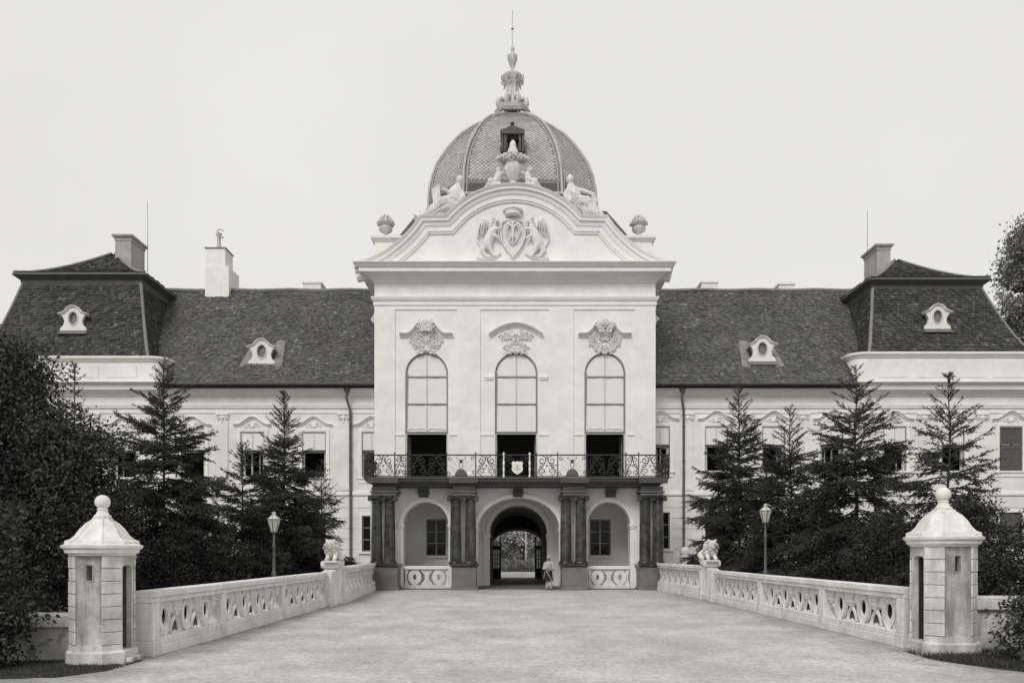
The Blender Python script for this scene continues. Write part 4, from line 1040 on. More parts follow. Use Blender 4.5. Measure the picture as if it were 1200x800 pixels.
for side in (-1, 1):
    ro, c, yd, bz, s_ = wing_roof(side); fr = dormer(ro, c, yd, bz, s_, 2.2, 1)
    for s in (-1, 1):                            # sheet flashing beside the dormer, lying on the slope
        xi, xo = c+s*14*s_, c+s*25*s_; e = .07
        pr = lambda y: ZEv+.72+(y-YE-.9)*1.02+e if y < YE+2.2 else ZEv+2.05+(y-YE-2.2)*(ZR_-ZEv-2.05)/(YR-YE-2.2)+e
        y0, y1 = yd-.28, yd+1.55
        b = MB(); b.add([(xi+s*.05, y0, pr(y0)), (xo, y0, pr(y0)), (xi+s*.25, y1, pr(y1)), (xi-s*.3, y1, pr(y1)), (xi+s*.05, y0, pr(y0)-.1), (xo, y0, pr(y0)-.1), (xi+s*.25, y1, pr(y1)-.1), (xi-s*.3, y1, pr(y1)-.1)], [(0, 1, 2, 3), (0, 4, 5, 1), (1, 5, 6, 2), (3, 2, 6, 7), (0, 3, 7, 4)])
        b.build('flashing', 'ridge', fr)
# ---- pavilions with mansard roofs
def pavilion(side):
    if side < 0: xi, xo, ti, to_ = -21.8, -31.9, -23.15, -30.4; base_y = 418; ty = 328
    else: xi, xo, ti, to_ = 21.4, 31.2, 22.5, 29.15; base_y = 413; ty = 334
    zb = PZ(base_y, DW); zt = PZ(ty, 47.9); yB0, yB1, yT0, yT1 = DW, 57.8, 47.9, 55.6
    # attic wall
    a0, a1 = min(xi, xo)-(4 if side < 0 else 0), max(xi, xo)+(4 if side > 0 else 0)
    n_ = 8; cor_ = []
    sgn = side
    # plan with rounded inner corner
    ro_ = .8; xin = xi-sgn*0.95
    loop = [(xin+sgn*ro_*(1-math.cos(t)) , DW+.05+ro_*(1-math.sin(t))) for t in np.linspace(0, PI/2, 7)]
    path = [(xin, 57.5)]+loop+[(a0 if side < 0 else a1, DW+.05)]
    if side < 0: path = path[::-1]
    rev = path
    s_o = -1
    MB().plan(rev, [(s_o*o, z) for o, z in ((-.5, ZE), (.0, ZE), (.0, zb-.28), (-.5, zb-.28))]).build('attic_wall', 'plaster', PAL)
    MB().plan(rev, [(s_o*o, z) for o, z in ((-.5, zb-.279), (.06, zb-.279), (.10, zb-.2), (.20, zb-.12), (.22, zb-.02), (.16, zb+.03), (-.5, zb+.06))]).build('attic_coping', 'trim', PAL)
    MB().plan(rev, [(s_o*o, z) for o, z in ((-.5, ZE+.012), (.10, ZE+.012), (.06, ZE+.12), (-.5, ZE+.13))]).build('attic_base', 'trim', PAL)
    b = MB(); 
    MB().prism([(DW-.72, ZE-.02), (DW+.2, ZE+.12), (DW+.2, ZE-.05), (DW-.62, ZE-.05)], *((a0, xin-.02) if side < 0 else (xin+.02, a1)), plane='yz').build('cornice_ledge', 'weath', PAL)
    MB().box(min(xi, xin+sgn*.1), max(xi, xin+sgn*.1), DW+.5, 57.0, zb-.3, zb-.02).build('roof_ledge', 'leadd', PAL)
    for k in range(4):
        xp = (xi+xo)/2+(k-1.5)*2.3; b = MB(); b.box(xp-.9, xp+.9, DW+.02, DW+.049, ZE+.42, zb-.5); b.build('attic_panel', 'plaster', PAL)
    # mansard lower slope: concave
    prof = []
    for t in np.linspace(0, 1, 9):
        q_ = t**.78; prof.append((t, q_))         # inset fraction q, height t (flare at the foot)
    def corner(h, insx, insy0, insy1, xs, xi_, xo_): pass
    rings = []
    for t, q_ in prof:
        z = zb+(zt-zb)*t; qq = q_
        rings.append([(xo+(to_-xo)*qq, yB0+(yT0-yB0)*qq, z), (xi+(ti-xi)*qq, yB0+(yT0-yB0)*qq, z), (xi+(ti-xi)*qq, yB1+(yT1-yB1)*qq, z), (xo+(to_-xo)*qq, yB1+(yT1-yB1)*qq, z)])
    b = MB(); vs = [v for r in rings for v in r]; fs = [(j*4+i, j*4+(i+1) % 4, (j+1)*4+(i+1) % 4, (j+1)*4+i) for j in range(len(rings)-1) for i in range(4)]+[tuple((len(rings)-1)*4+i for i in range(4)), (0, 1, 2, 3)]
    mo = b.add(vs, fs).build('mansard_roof', 'tile2', PAL)
    for i in (0, 1, 3):
        j2 = (i+1) % 4
        A = [Vector(r[i]) for r in rings]; B_ = [Vector(r[j2]) for r in rings]
        ll = [0]
        for k in range(1, len(A)): ll.append(ll[-1]+(((A[k]+B_[k])/2)-((A[k-1]+B_[k-1])/2)).length)
        nn = (B_[0]-A[0]).cross((A[-1]+B_[-1])/2-(A[0]+B_[0])/2).normalized()
        cen = Vector(((xi+xo)/2, (yB0+yB1)/2, zb))
        if nn.dot(A[0]-cen) < 0: nn = -nn
        def at_v(v):
            v = max(0, min(v, ll[-1]))
            for k in range(1, len(ll)):
                if v <= ll[k]+1e-6: t = (v-ll[k-1])/(ll[k]-ll[k-1]); return A[k-1].lerp(A[k], t), B_[k-1].lerp(B_[k], t)
        def patch(u, v):
            a_, b_ = at_v(v); m_ = (a_+b_)/2; d = (b_-a_).normalized(); return m_+d*u, nn
        def U(v):
            a_, b_ = at_v(v); L_ = (b_-a_).length/2; return (-L_+.02, L_-.02)
        b = MB(); tiles(patch, U, ll[-1], b, .22, .19, (.6, 1.35), .04, .05); b.build('roof_tile', 'tile2', mo, fix=False, kind='stuff')
    for i in range(4):
        pts = [Vector(r[i]) for r in rings]; MB().tube(pts, .10, 6).build('hip_cap', 'ridge', mo, 60)
    # upper eave and hipped cap
    ov = .42; ze = zt+.03
    E = [(to_+math.copysign(ov, to_-ti), yT0-ov), (ti+math.copysign(ov, ti-to_), yT0-ov), (ti+math.copysign(ov, ti-to_), yT1+ov), (to_+math.copysign(ov, to_-ti), yT1+ov)]
    EI = [(to_, yT0), (ti, yT0), (ti, yT1), (to_, yT1)]
    b = MB(); zs = [(EI, zt-.45, .12), (EI, ze-.1, .16), (E, ze+.15, -.08), (E, ze+.30, 0)]
    def expand(Q, d):
        cx_, cy_ = (ti+to_)/2, (yT0+yT1)/2; return [(x+math.copysign(d, x-cx_), y+math.copysign(d, y-cy_)) for x, y in Q]
    vs = [(x, y, z) for Q, z, d in zs for x, y in expand(Q, d)]
    eo = b.add(vs, [(j*4+i, j*4+(i+1) % 4, (j+1)*4+(i+1) % 4, (j+1)*4+i) for j in range(3) for i in range(4)]+[(12, 13, 14, 15), (0, 1, 2, 3)]).build('upper_eaves', 'leadd', PAL)
    ax, ay, az = (ti+to_)/2, (yT0+yT1)/2, PZ(297.5 if side < 0 else 305, 51.6)
    rings2 = []; z0 = ze+.30
    for t in np.linspace(0, 1, 8):
        q_ = t; hgt = z0+(az-z0)*(t**1.35)
        rings2.append([(x+(ax-x)*t*.97, y+(ay-y)*t*.97, hgt) for x, y in E])
    b = MB(); vs = [v for r in rings2 for v in r]
    co = b.add(vs, [(j*4+i, j*4+(i+1) % 4, (j+1)*4+(i+1) % 4, (j+1)*4+i) for j in range(7) for i in range(4)]+[(28, 29, 30, 31), (0, 1, 2, 3)]).build('upper_roof', 'tile2', PAL)
    for i in (0, 1, 3):
        j2 = (i+1) % 4; A = [Vector(r[i]) for r in rings2]; B_ = [Vector(r[j2]) for r in rings2]; ll = [0]
        for k in range(1, len(A)): ll.append(ll[-1]+(((A[k]+B_[k])/2)-((A[k-1]+B_[k-1])/2)).length)
        nn = (B_[0]-A[0]).cross((A[-1]+B_[-1])/2-(A[0]+B_[0])/2).normalized()
        if nn.z < 0: nn = -nn
        def at_v(v):
            v = max(0, min(v, ll[-1]))
            for k in range(1, len(ll)):
                if v <= ll[k]+1e-6: t = (v-ll[k-1])/(ll[k]-ll[k-1]); return A[k-1].lerp(A[k], t), B_[k-1].lerp(B_[k], t)
        def patch(u, v):
            a_, b_ = at_v(v); m_ = (a_+b_)/2; d = (B_[0]-A[0]).normalized(); return m_+d*u, nn
        def U(v):
            a_, b_ = at_v(v); L_ = (b_-a_).length/2; return (-L_+.02, L_-.02)
        b = MB(); tiles(patch, U, ll[-1]-.2, b, .22, .24, (.8, 1.4), .05, .04); b.build('roof_tile', 'tile2', co, fix=False, kind='stuff')
    for i in range(4): MB().tube([Vector(r[i])+Vector((0, 0, .04)) for r in rings2], .09, 6).build('hip_cap', 'ridge', co, 60)
    # dormer on the front slope
    pc, pyb = (86.5, 387) if side < 0 else (1098, 385)
    yd = DW+.80; s_ = yd/FOC
    dormer(mo, PX(pc, yd), yd, PZ(pyb, yd), s_*.98, 1.3, 1)
    # chimney
    if side < 0: cx0, cx1, ct, cb = 135, 153.5, 279, 312
    else: cx0, cx1, ct, cb = 1028, 1043.5, 290, 325
    Dc = 51.0; x0, x1 = PX(cx0, Dc), PX(cx1, Dc); dd = 1.9
    b = MB(); b.box(x0, x1, Dc, Dc+dd, PZ(cb, Dc), PZ(ct, Dc)); ch_ = b.build('chimney', 'chim', PAL)
    MB().sweep([(x0, Dc), (x1, Dc), (x1, Dc+dd), (x0, Dc+dd)], outw([(-.2, PZ(ct+3, Dc)), (.03, PZ(ct+3, Dc)), (.05, PZ(ct, Dc)), (.16, PZ(ct-1.5, Dc)), (.18, PZ(ct-3.5, Dc)), (-.2, PZ(ct-3.5, Dc))]), lambda a, c, d: (a, c, d), closed=True).build('chimney_cap', 'chim', ch_)
    rxp = 173 if side < 0 else 1016.5; Dr = 52.6
    MB().tube([(PX(rxp, Dr), Dr, PZ(330, Dr)), (PX(rxp, Dr), Dr, PZ(236 if side < 0 else 246, Dr))], .022, 5, .012).build('lightning_rod', 'irong', PAL)
pavilion(-1); pavilion(1)
# ---- white chimney on the left wing ridge, and pale stacks behind the ridges
Dc = 51.95; x0, x1 = PX(241, Dc), PX(264, Dc)
b = MB(); b.box(x0, x1, Dc, Dc+1.4, PZ(375, Dc), PZ(291, Dc)).box(x0-.02, x1+.25, Dc-.05, Dc+1.9, PZ(375, Dc), PZ(312, Dc))
wc = b.build('chimney', 'chimw', PAL, label='tall whitewashed chimney with iron cowl')
MB().box(x0-.06, x1+.06, Dc-.06, Dc+1.46, PZ(291, Dc), PZ(290, Dc)).build('chimney_cap', 'ridge', wc)
b = MB(); xx = PX(252, Dc); yy = Dc+.7
b.lathe([(.24, PZ(290, Dc)), (.20, PZ(286, Dc)), (.13, PZ(281, Dc)), (.12, PZ(273, Dc)), (.2, PZ(271, Dc)), (.2, PZ(268.5, Dc)), (.1, PZ(268, Dc))], (xx, yy, 0), 12)
b.tube([(xx+p[0], yy, PZ(267, Dc)+p[1]) for p in arc(.08, 0, .2, .2, 180, 20, 8)], .05, 6).tube([(xx, yy, PZ(272, Dc)), (xx+.28, yy, PZ(273.5, Dc))], .08, 6)
b.build('chimney_cowl', 'spire', wc, 50)
for a, c, t in ((355, 376, 330), (822, 841, 329.5), (913, 931, 331.5)):
    D = 53.5; MB().box(PX(a, D), PX(c, D), D, D+1.2, PZ(346, D), PZ(t+2, D)).box(PX(a-1, D), PX(c+1, D), D-.06, D+1.26, PZ(t+2, D), PZ(t, D)).build('chimney', 'chimw', PAL)
# ---- rainwater pipes
for px in (408, 798.5):
    D = DW-.15; x = PX(px, D); b = MB()
    b.tube([(x, D-.3, PZ(452, D)), (x, D-.3, PZ(462, D)), (x-.03, D-.28, PZ(468, D)), (x+.12, D-.04, PZ(480, D)), (x+.14, D, PZ(490, D)), (x+.14, D, .3), (x+.14, D-.1, .12)], .075, 8)
    b.lathe([(.09, PZ(463, D)), (.20, PZ(457, D)), (.21, PZ(451, D))], (x, D-.3, 0), 8)
    for yy in (500, 540, 580, 620): b.lathe([(.10, 0), (.10, .08)], (x+.14, D, PZ(yy, D)), 8)
    b.build('rainwater_pipe', 'irong', PAL, 50)

# ================================================================== STATUES ON THE GABLE
GY = DF+.35
def at(px, py, d=0): return Vector((PX(px, GY+d), GY+d, PZ(py, GY+d)))
def statue(name, label, cat, base, parts, vox=.045, rough=.03, group=None, extra=None):
    t = thing(name, label, cat, tuple(base), group)
    link('figure', fuse(parts, vox*.68, 'statue', 'figure', rough, 1), t)
    if extra: extra(t)
    return t
P = at
# left: reclining figure, legs down the slope to the left, raised book slab
statue('statue', 'reclining stone figure with a tablet on the left shoulder of the gable', 'statue', at(520, 256),
 [(P(533, 236), .55, P(534, 226), .40), (P(534, 226), .38, P(536, 220), .24), (P(537, 219), .14, P(538.5, 215), .13), (P(539, 211.5), (.22, .24, .27)),
  (P(531, 238), .5, P(518, 238, -.2), .36), (P(518, 238, -.2), .34, P(507, 248, -.2), .24), (P(507, 248, -.2), .22, P(491, 254, -.2), .15), (P(491, 254, -.2), .13, P(486, 251.5, -.25), .09),
  (P(529, 242), .5, P(514, 247, .3), .34), (P(514, 247, .3), .32, P(498, 253), .2), (P(498, 253), .16, P(488, 257), .13),
  (P(534, 223), .17, P(527, 226, -.3), .14), (P(527, 226, -.3), .13, P(520, 222, -.4), .10), (P(538, 223), .17, P(543, 230, -.2), .14), (P(543, 230, -.2), .13, P(538, 235, -.4), .10),
  (P(520, 244), (.9, .35, .35)), (P(505, 252), (.9, .35, .25)), (P(534, 243), (.6, .5, .5))],
 extra=lambda t: MB().prism([tuple(at(x, y).xz) for x, y in ((506, 222), (515, 216), (517, 238), (508, 243))], GY-.1, GY+.06).build('tablet', 'statue', t) and (lambda b: [b.tube([P(532-k*2.6, 236+k*1.2, -.62), P(524-k*3.2, 242+k*1.6, -.66), P(514-k*3.4, 249+k*.9, -.52)], .05, 6, .03) for k in range(6)] and b.build('drapery_fold', 'statue', t, 60))(MB()))
statue('statue', 'reclining draped stone figure leaning back on the right shoulder of the gable', 'statue', at(682, 254),
 [(P(673, 236), .5, P(671, 226), .40), (P(671, 226), .38, P(669, 219), .24), (P(669, 219), .15, P(668.5, 215), .13), (P(668, 210.5), (.22, .24, .28)),
  (P(674, 238), .5, P(688, 238, -.2), .38), (P(688, 238, -.2), .36, P(697, 250, -.2), .30), (P(676, 242), .5, P(690, 246, .2), .36), (P(690, 246, .2), .34, P(703, 254), .28),
  (P(666, 223), .17, P(662, 229, -.25), .13), (P(662, 229, -.25), .12, P(667, 236, -.4), .09), (P(674, 223), .17, P(684, 224), .14), (P(684, 224), .14, P(695, 228), .11), (P(695, 228), .14, P(698, 238), .16),
  (P(685, 246), (.9, .4, .4)), (P(697, 251), (.5, .35, .3))],
 extra=lambda t: (lambda b: [b.tube([P(678+k*3.4, 241+k*.6, -.45), P(683+k*3.6, 247+k*.4, -.5), P(687+k*3.8, 253, -.4)], .06, 6, .04) for k in range(5)] and [b.tube([P(669+k*2.4, 224+k, -.42), P(671+k*2.6, 231+k, -.5), P(669+k*3.4, 240, -.48)], .04, 6, .025) for k in range(4)] and b.build('drapery_fold', 'statue', t, 60))(MB()))
# vase with figure bust on the crown of the gable
vz = at(601, 219)
t = thing('ornamental_vase', 'garlanded stone vase with a crowned bust on the crest of the gable', 'vase', tuple(vz))
b = MB(); kz = GY/FOC
b.lathe([(.36, 0), (.36, 2.5*kz), (.2, 4*kz), (.17, 6*kz), (.32, 9*kz), (.46, 15*kz), (.50, 21*kz), (.42, 26*kz), (.32, 29*kz), (.30, 31*kz), (.50, 34*kz), (.55, 36*kz), (.3, 39*kz)], tuple(vz), 20)
b.build('vase_body', 'statue', t, 50)
b = MB()
for k in range(34):
    a = 2*PI*k/17+.2*(k % 3); b.ball(tuple(vz+Vector((.60*math.cos(a)*random.uniform(.8, 1.1), .58*math.sin(a), (32+2.4*math.sin(k*2.4))*kz))), (random.uniform(.06, .12), .1, random.uniform(.06, .11)), 8)
for s in (-1, 1):
    b.tube([vz+Vector((s*.5, -.2, 31*kz)), vz+Vector((s*.85, -.2, 30*kz)), vz+Vector((s*.75, -.2, 25*kz))], .09, 6, .03)
    for k in range(9): b.ball(tuple(vz+Vector((s*(.42+.065*k), -.38, (33.5-.5*k+1.2*math.sin(k*2))*kz))), random.uniform(.06, .10), 8)
for k in range(6): b.ball(tuple(vz+Vector((.04*(-1)**k, -.48+.02*k, (29-2.6*k)*kz))), .075, 8)
b.build('garland', 'statue', t, 60)
link('bust', fuse([(P(601, 186), .45, P(601, 178), .30), (P(601, 178), .2, P(601, 173), .15), (P(601, 171), (.2, .22, .27)), (P(601, 168), .16, P(601, 164), .04), (P(599, 180), .2, P(592, 184), .16), (P(592, 184), .15, P(585, 187), .12), (P(603, 180), .2, P(610, 184), .16), (P(610, 184), .15, P(617, 187), .12)], .04, 'statue', 'bust', .03), t)
for s, lb in ((-1, 'stone putto climbing the left side of the gable vase'), (1, 'stone putto seated at the right side of the gable vase')):
    q = (lambda x, y, d=0: at(601+s*x, y, d))
    statue('putto_statue', lb, 'statue', at(601+s*22, 220),
     [(q(19, 212), .24, q(17, 205), .2), (q(17, 205), .18, q(16.5, 203), .1), (q(16.5 if s < 0 else 20, 200), (.18, .19, .2)), (q(19, 213), .22, q(26, 212, -.2), .17), (q(26, 212, -.2), .15, q(30, 218), .10), (q(30, 218), .10, q(33, 220), .07),
      (q(20, 214), .22, q(27, 217), .15), (q(27, 217), .13, q(24, 220, -.2), .1), (q(16, 206), .1, q(11, 202, -.2), .07), (q(18, 206), .1, q(20, 211, -.3), .07), (q(22, 217), (.5, .3, .22))], .035, .02)
# urns on the attic pedestals
def urn(px, lb):
    D = 46.4; c = (PX(px, D), D, PZ(277.3, 45.6)+.12); k = D/FOC
    t = thing('stone_urn', lb, 'urn', c, 'flame urns on the attic pedestals')
    MB().lathe([(.36, -.12), (.36, .12), (.2, .2), (.13, .32), (.15, .40), (.36, .52), (.42, .66), (.34, .76), (.30, .84), (.50, .94), (.54, 1.04), (.30, 1.12), (.22, 1.28)], c, 18).build('urn_body', 'statue', t, 50)
    b = MB()
    for j in range(9):
        a = 2*PI*j/9; b.tube([(c[0]+.25*math.cos(a), c[1]+.25*math.sin(a), c[2]+1.04), (c[0]+.38*math.cos(a), c[1]+.38*math.sin(a), c[2]+1.2), (c[0]+.22*math.cos(a+.5), c[1]+.2*math.sin(a+.5), c[2]+1.48)], .09, 6, .03)
        b.ball((c[0]+.5*math.cos(a), c[1]+.5*math.sin(a), c[2]+.96), .08, 6)
    b.ball((c[0], c[1], c[2]+1.36), (.2, .2, .2), 8); b.build('flame', 'statue', t, 60)
urn(452, 'flaming stone urn on the attic pedestal left of the gable'); urn(748.5, 'flaming stone urn on the attic pedestal right of the gable')

# ================================================================== BALUSTRADES
ZPL, ZCO, ZTOP = .34, 1.04, 1.28
def egg(ry, rz, n): return [(ry*math.cos(2*PI*k/n)*(1 if math.sin(2*PI*k/n) > 0 else .62+.38*abs(math.cos(2*PI*k/n))), rz*math.sin(2*PI*k/n)) for k in range(n)]
def ring_mesh():
    b = MB(); b.prism(egg(.28, .36, 24), -.03, .03, [ring_pts(0, .03, .155, .19, 14)[::-1]], plane='yz')
    for s in (-1, 1): b.sweep(egg(.26, .335, 24)[::s], [(s*-.0, 0), (s*-.0, .012), (s*-.03, .012), (s*-.035, 0)], lambda a, c, d, s=s: (s*(.03+d), a, c), closed=True)
    for s in (-1, 1):
        for yy in (-.15, 0, .15): b.ball((s*.03, yy, .26 if yy == 0 else .2), (.02, .03, .03), 6)
    return b.mesh('oval_ring', 'balu', 40)
def web_mesh():
    b = MB(); p = .60; top = .36
    b.prism([(-p, .10), (-.12, .10)]+[(.12*math.cos(a), .10+.10*math.sin(a)) for a in np.linspace(PI, 0, 9)]+[(.12, .10), (p, .10), (p, top), (-p, top)], -.02, .02, plane='yz')
    return b.mesh('pierced_web', 'balu')
def baluster_mesh():
    b = MB(); h = (ZCO-ZPL)/2
    b.prism([(-.22, h), (-.21, h-.10), (-.16, h-.12), (-.15, h-.2), (-.12, h-.23), (-.13, h-.28), (-.09, h-.31), (-.05, h-.34), (.05, h-.34), (.09, h-.31), (.13, h-.28), (.12, h-.23), (.15, h-.2), (.16, h-.12), (.21, h-.10), (.22, h)], -.07, .07, plane='yz')
    b.box(-.10, .10, -.18, .18, h-.13, h-.09); b.box(-.095, .095, -.14, .14, h-.25, h-.215)
    for s in (-1, 1):                            # crossing strap legs curling into feet
        b.prism([(-s*.09, h-.30), (-s*.02, h-.28), (s*.10, h-.37), (s*.20, h-.49), (s*.25, h-.60), (s*.26, -h), (s*.21, -h), (s*.195, h-.60), (s*.14, h-.50), (s*.05, h-.42), (s*.0, h-.38)][::s], -.025+.003*s, .025+.003*s, plane='yz')
        b.tube([(-.035, s*.25, -h+.035), (.035, s*.25, -h+.035)], .034, 10)
    b.prism([(-.07, -h), (-.05, -h+.04), (0, -h+.06), (.05, -h+.04), (.07, -h)], -.015, .015, plane='yz')
    return b.mesh('baluster', 'balu', 30)
RINGM, BALM, WEBM = ring_mesh(), baluster_mesh(), web_mesh()
def balustrade(label, pts, group, secs, z0=0, first_half=True, coph=0, hs=1.0):
    """pts: polyline of section ends in plan, secs: number of pitches in each"""
    t = thing('balustrade', label, 'balustrade', (pts[0][0], pts[0][1], 0), group)
    for (a, c, n) in [(pts[i], pts[i+1], secs[i]) for i in range(len(pts)-1)]:
        A = Vector(a); C = Vector(c); d = (C-A); L_ = d.length; d.normalize(); ang = math.atan2(-d.x, d.y)
        def bx(u0, u1, w_, zz0, zz1, nm, m='balu', ch=.012):
            b = MB().box(-w_, w_, u0, u1, zz0, zz1, ch); me = b.mesh(nm, m)
            return link(nm, me, t, loc=(A.x, A.y, 0), rot=(0, 0, ang))
        pw = .30
        zt = ZTOP+coph
        bx(pw, L_-pw+.28, .20, 0, .20, 'plinth'); bx(pw, L_-pw+.28, .17, .201, ZPL+coph, 'base_course')
        bx(.0, L_+.0, .21, zt-.13, zt, 'coping'); bx(.0, L_+.0, .165, zt-.24, zt-.131, 'coping_bed')
        bx(-.0, pw-.004, .21, 0, .30+coph*.5, 'post_foot'); po = bx(.01, pw-.01, .185, .301+coph*.5, zt-.241, 'post')
        pl = (L_-pw-.02)/n
        for k in range(n):
            u = pw+pl*(k+.5); p = A+d*u; zc_ = (ZPL+ZCO)/2+coph
            sc = (1, pl/1.22*1.0, hs)
            link('pierced_web', WEBM, t, loc=(p.x, p.y, zc_-.005), rot=(0, 0, ang), scale=(1, pl/1.2*.995, 1))
            if True:
                link('oval_ring', RINGM, t, loc=(p.x, p.y, zc_-.005), rot=(0, 0, ang), scale=(1, min(1.05, pl/1.2), 1))
        for k in range(n+1):
            u = pw+pl*k; 
            if k == 0: u += .16
            if k == n: u -= .14
            p = A+d*u
            link('baluster', BALM, t, loc=(p.x, p.y, (ZPL+ZCO)/2+coph), rot=(0, 0, ang), scale=(1, min(1.0, pl/1.2), 1))
    return t
balustrade('pierced white stone balustrade of oval rings leading to the left sentry box', [(-7.16, 14.93), (-7.10, 18.3), (-7.08, 23.1), (-7.02, 28.3)], 'bridge balustrades', [3, 4, 4])
balustrade('pierced white stone balustrade of oval rings leading to the right sentry box', [(8.46, 16.25), (8.42, 20.3), (8.36, 25.3), (8.34, 31.0)], 'bridge balustrades', [3, 4, 5])
balustrade('short raised balustrade between the left lion pier and the portico', [(-6.72, 30.1), (-7.35, 40.3)], 'short balustrades beside the portico', [8], coph=.16)
balustrade('short raised balustrade between the right lion pier and the portico', [(8.25, 32.8), (7.80, 40.3)], 'short balustrades beside the portico', [7], coph=.16)
def pier(x, y0, y1, s, label, z0=ZTOP):
    t = thing('balustrade_pier', label, 'pier', (x, y0, 0), 'lion piers of the balustrades')
    zt = 1.52
    # sweeping shoulder rising from the coping
    prof_ = [(y0, 0), (y0, z0)]+[(y0+.9*math.sin(a), z0+(zt-z0)*(1-math.cos(a))) for a in np.linspace(.2, PI/2, 7)]+[(y1, zt), (y1, 0)]
    MB().prism(prof_, x-.22, x+.22, plane='yz').build('pier_body', 'balu', t)
    MB().box(x-.25, x+.25, y0-.02, y1+.02, 0, .28, .02).build('pier_foot', 'balu', t)
    b = MB(); yc = y0+.75; b.tube([(x-.33, yc, zt+.02), (x+.33, yc, zt+.02)], .15, 14); b.box(x-.32, x+.32, yc, y1, zt-.03, zt+.12, .02)
    for e in (-1, 1): b.tube([(x+e*.335, p[0], p[1]) for p in spiral(yc, zt+.02, .13, .03, 0, 1.4, 14)], .02, 5)
    b.build('scroll', 'balu', t, 50)
    return zt+.12, yc
def lion(x, y, z, s, label, sc=1.0):
    t = thing('lion_statue', label, 'statue', (x, y, z), 'stone lions on the balustrade piers')
    q = lambda a, b_, c: Vector((x+a*s*sc, y+b_*sc, z+c*sc))
    parts = [(q(0, .75, .25), .24, q(0, .15, .32), .25), (q(0, .15, .32), .25, q(.02, -.02, .52), .24), (q(.03, -.04, .58), .23, q(.04, -.1, .62), .22),
      (q(.12, -.02, .35), .12, q(.15, -.2, .08), .07), (q(.15, -.2, .07), .07, q(.15, -.36, .06), .07), (q(-.12, -.02, .35), .12, q(-.15, -.2, .08), .07), (q(-.15, -.2, .07), .07, q(-.15, -.36, .06), .07),
      (q(.18, .7, .2), .18, q(.22, .5, .08), .1), (q(-.18, .7, .2), .18, q(-.22, .5, .08), .1), (q(.22, .5, .08), .09, q(.22, .35, .06), .07), (q(-.22, .5, .08), .09, q(-.22, .35, .06), .07),
      (q(.06, -.26, .58), (.12, .12, .10)), (q(.05, -.24, .66), (.13, .11, .11)), (q(.06, -.36, .60), (.06, .04, .04)), (q(.06, -.30, .50), (.07, .08, .04)),
      (q(.2, -.08, .8), (.05, .04, .06)), (q(-.1, -.08, .8), (.05, .04, .06)), (q(0, .9, .1), .05, q(.2, .8, .05), .04), (q(.2, .8, .05), .05, q(.3, .6, .06), .05)]
    link('lion_body', fuse(parts, .022, 'statue', 'lion_body', .008, 1), t)
    rnd = random.Random(5); m_ = MB()
    for k in range(90):
        a = rnd.uniform(0, 2*PI); e = rnd.uniform(-.9, 1.0); rr = .27; cx_, cy_, cz_ = .03, -.02, .56
        dx, dz = math.cos(a), math.sin(a); yy = rnd.uniform(-.16, .2); r_ = rr*(1-.3*abs(yy))
        p0 = q(cx_+dx*r_*.72, cy_+yy-.04, cz_+dz*r_*.85); p1 = q(cx_+dx*r_*1.05+rnd.uniform(-.03, .03), cy_+yy, cz_+dz*r_*1.15-.05); p2 = q(cx_+dx*r_*1.12, cy_+yy+.05, cz_+dz*r_*1.1-.12)
        m_.tube([p0, p1, p2], .045*sc, 6, .012)
    m_.build('mane', 'statue', t, 60)
    e_ = MB()
    for sx in (-1, 1): e_.ball(q(.055+sx*.05, -.345, .655), .018, 6)
    e_.ball(q(.06, -.40, .605), (.03, .015, .02), 6); e_.build('face_detail', 'leadd', t)
    MB().box(x-.26, x+.26, y-.42, y+.95, z-.06, z+.015, .01).build('statue_plinth', 'statue', t)
zt, yc = pier(-6.88, 28.35, 30.1, -1, 'solid white pier with scroll top under the left stone lion')
lion(-6.83, yc+.1, zt+.05, -1, 'seated stone lion on the left balustrade pier', .98)
zt, yc = pier(8.34, 31.3, 32.8, 1, 'solid white pier with scroll top under the right stone lion')
lion(8.30, yc+.1, zt+.05, 1, 'seated stone lion on the right balustrade pier', 1.03)

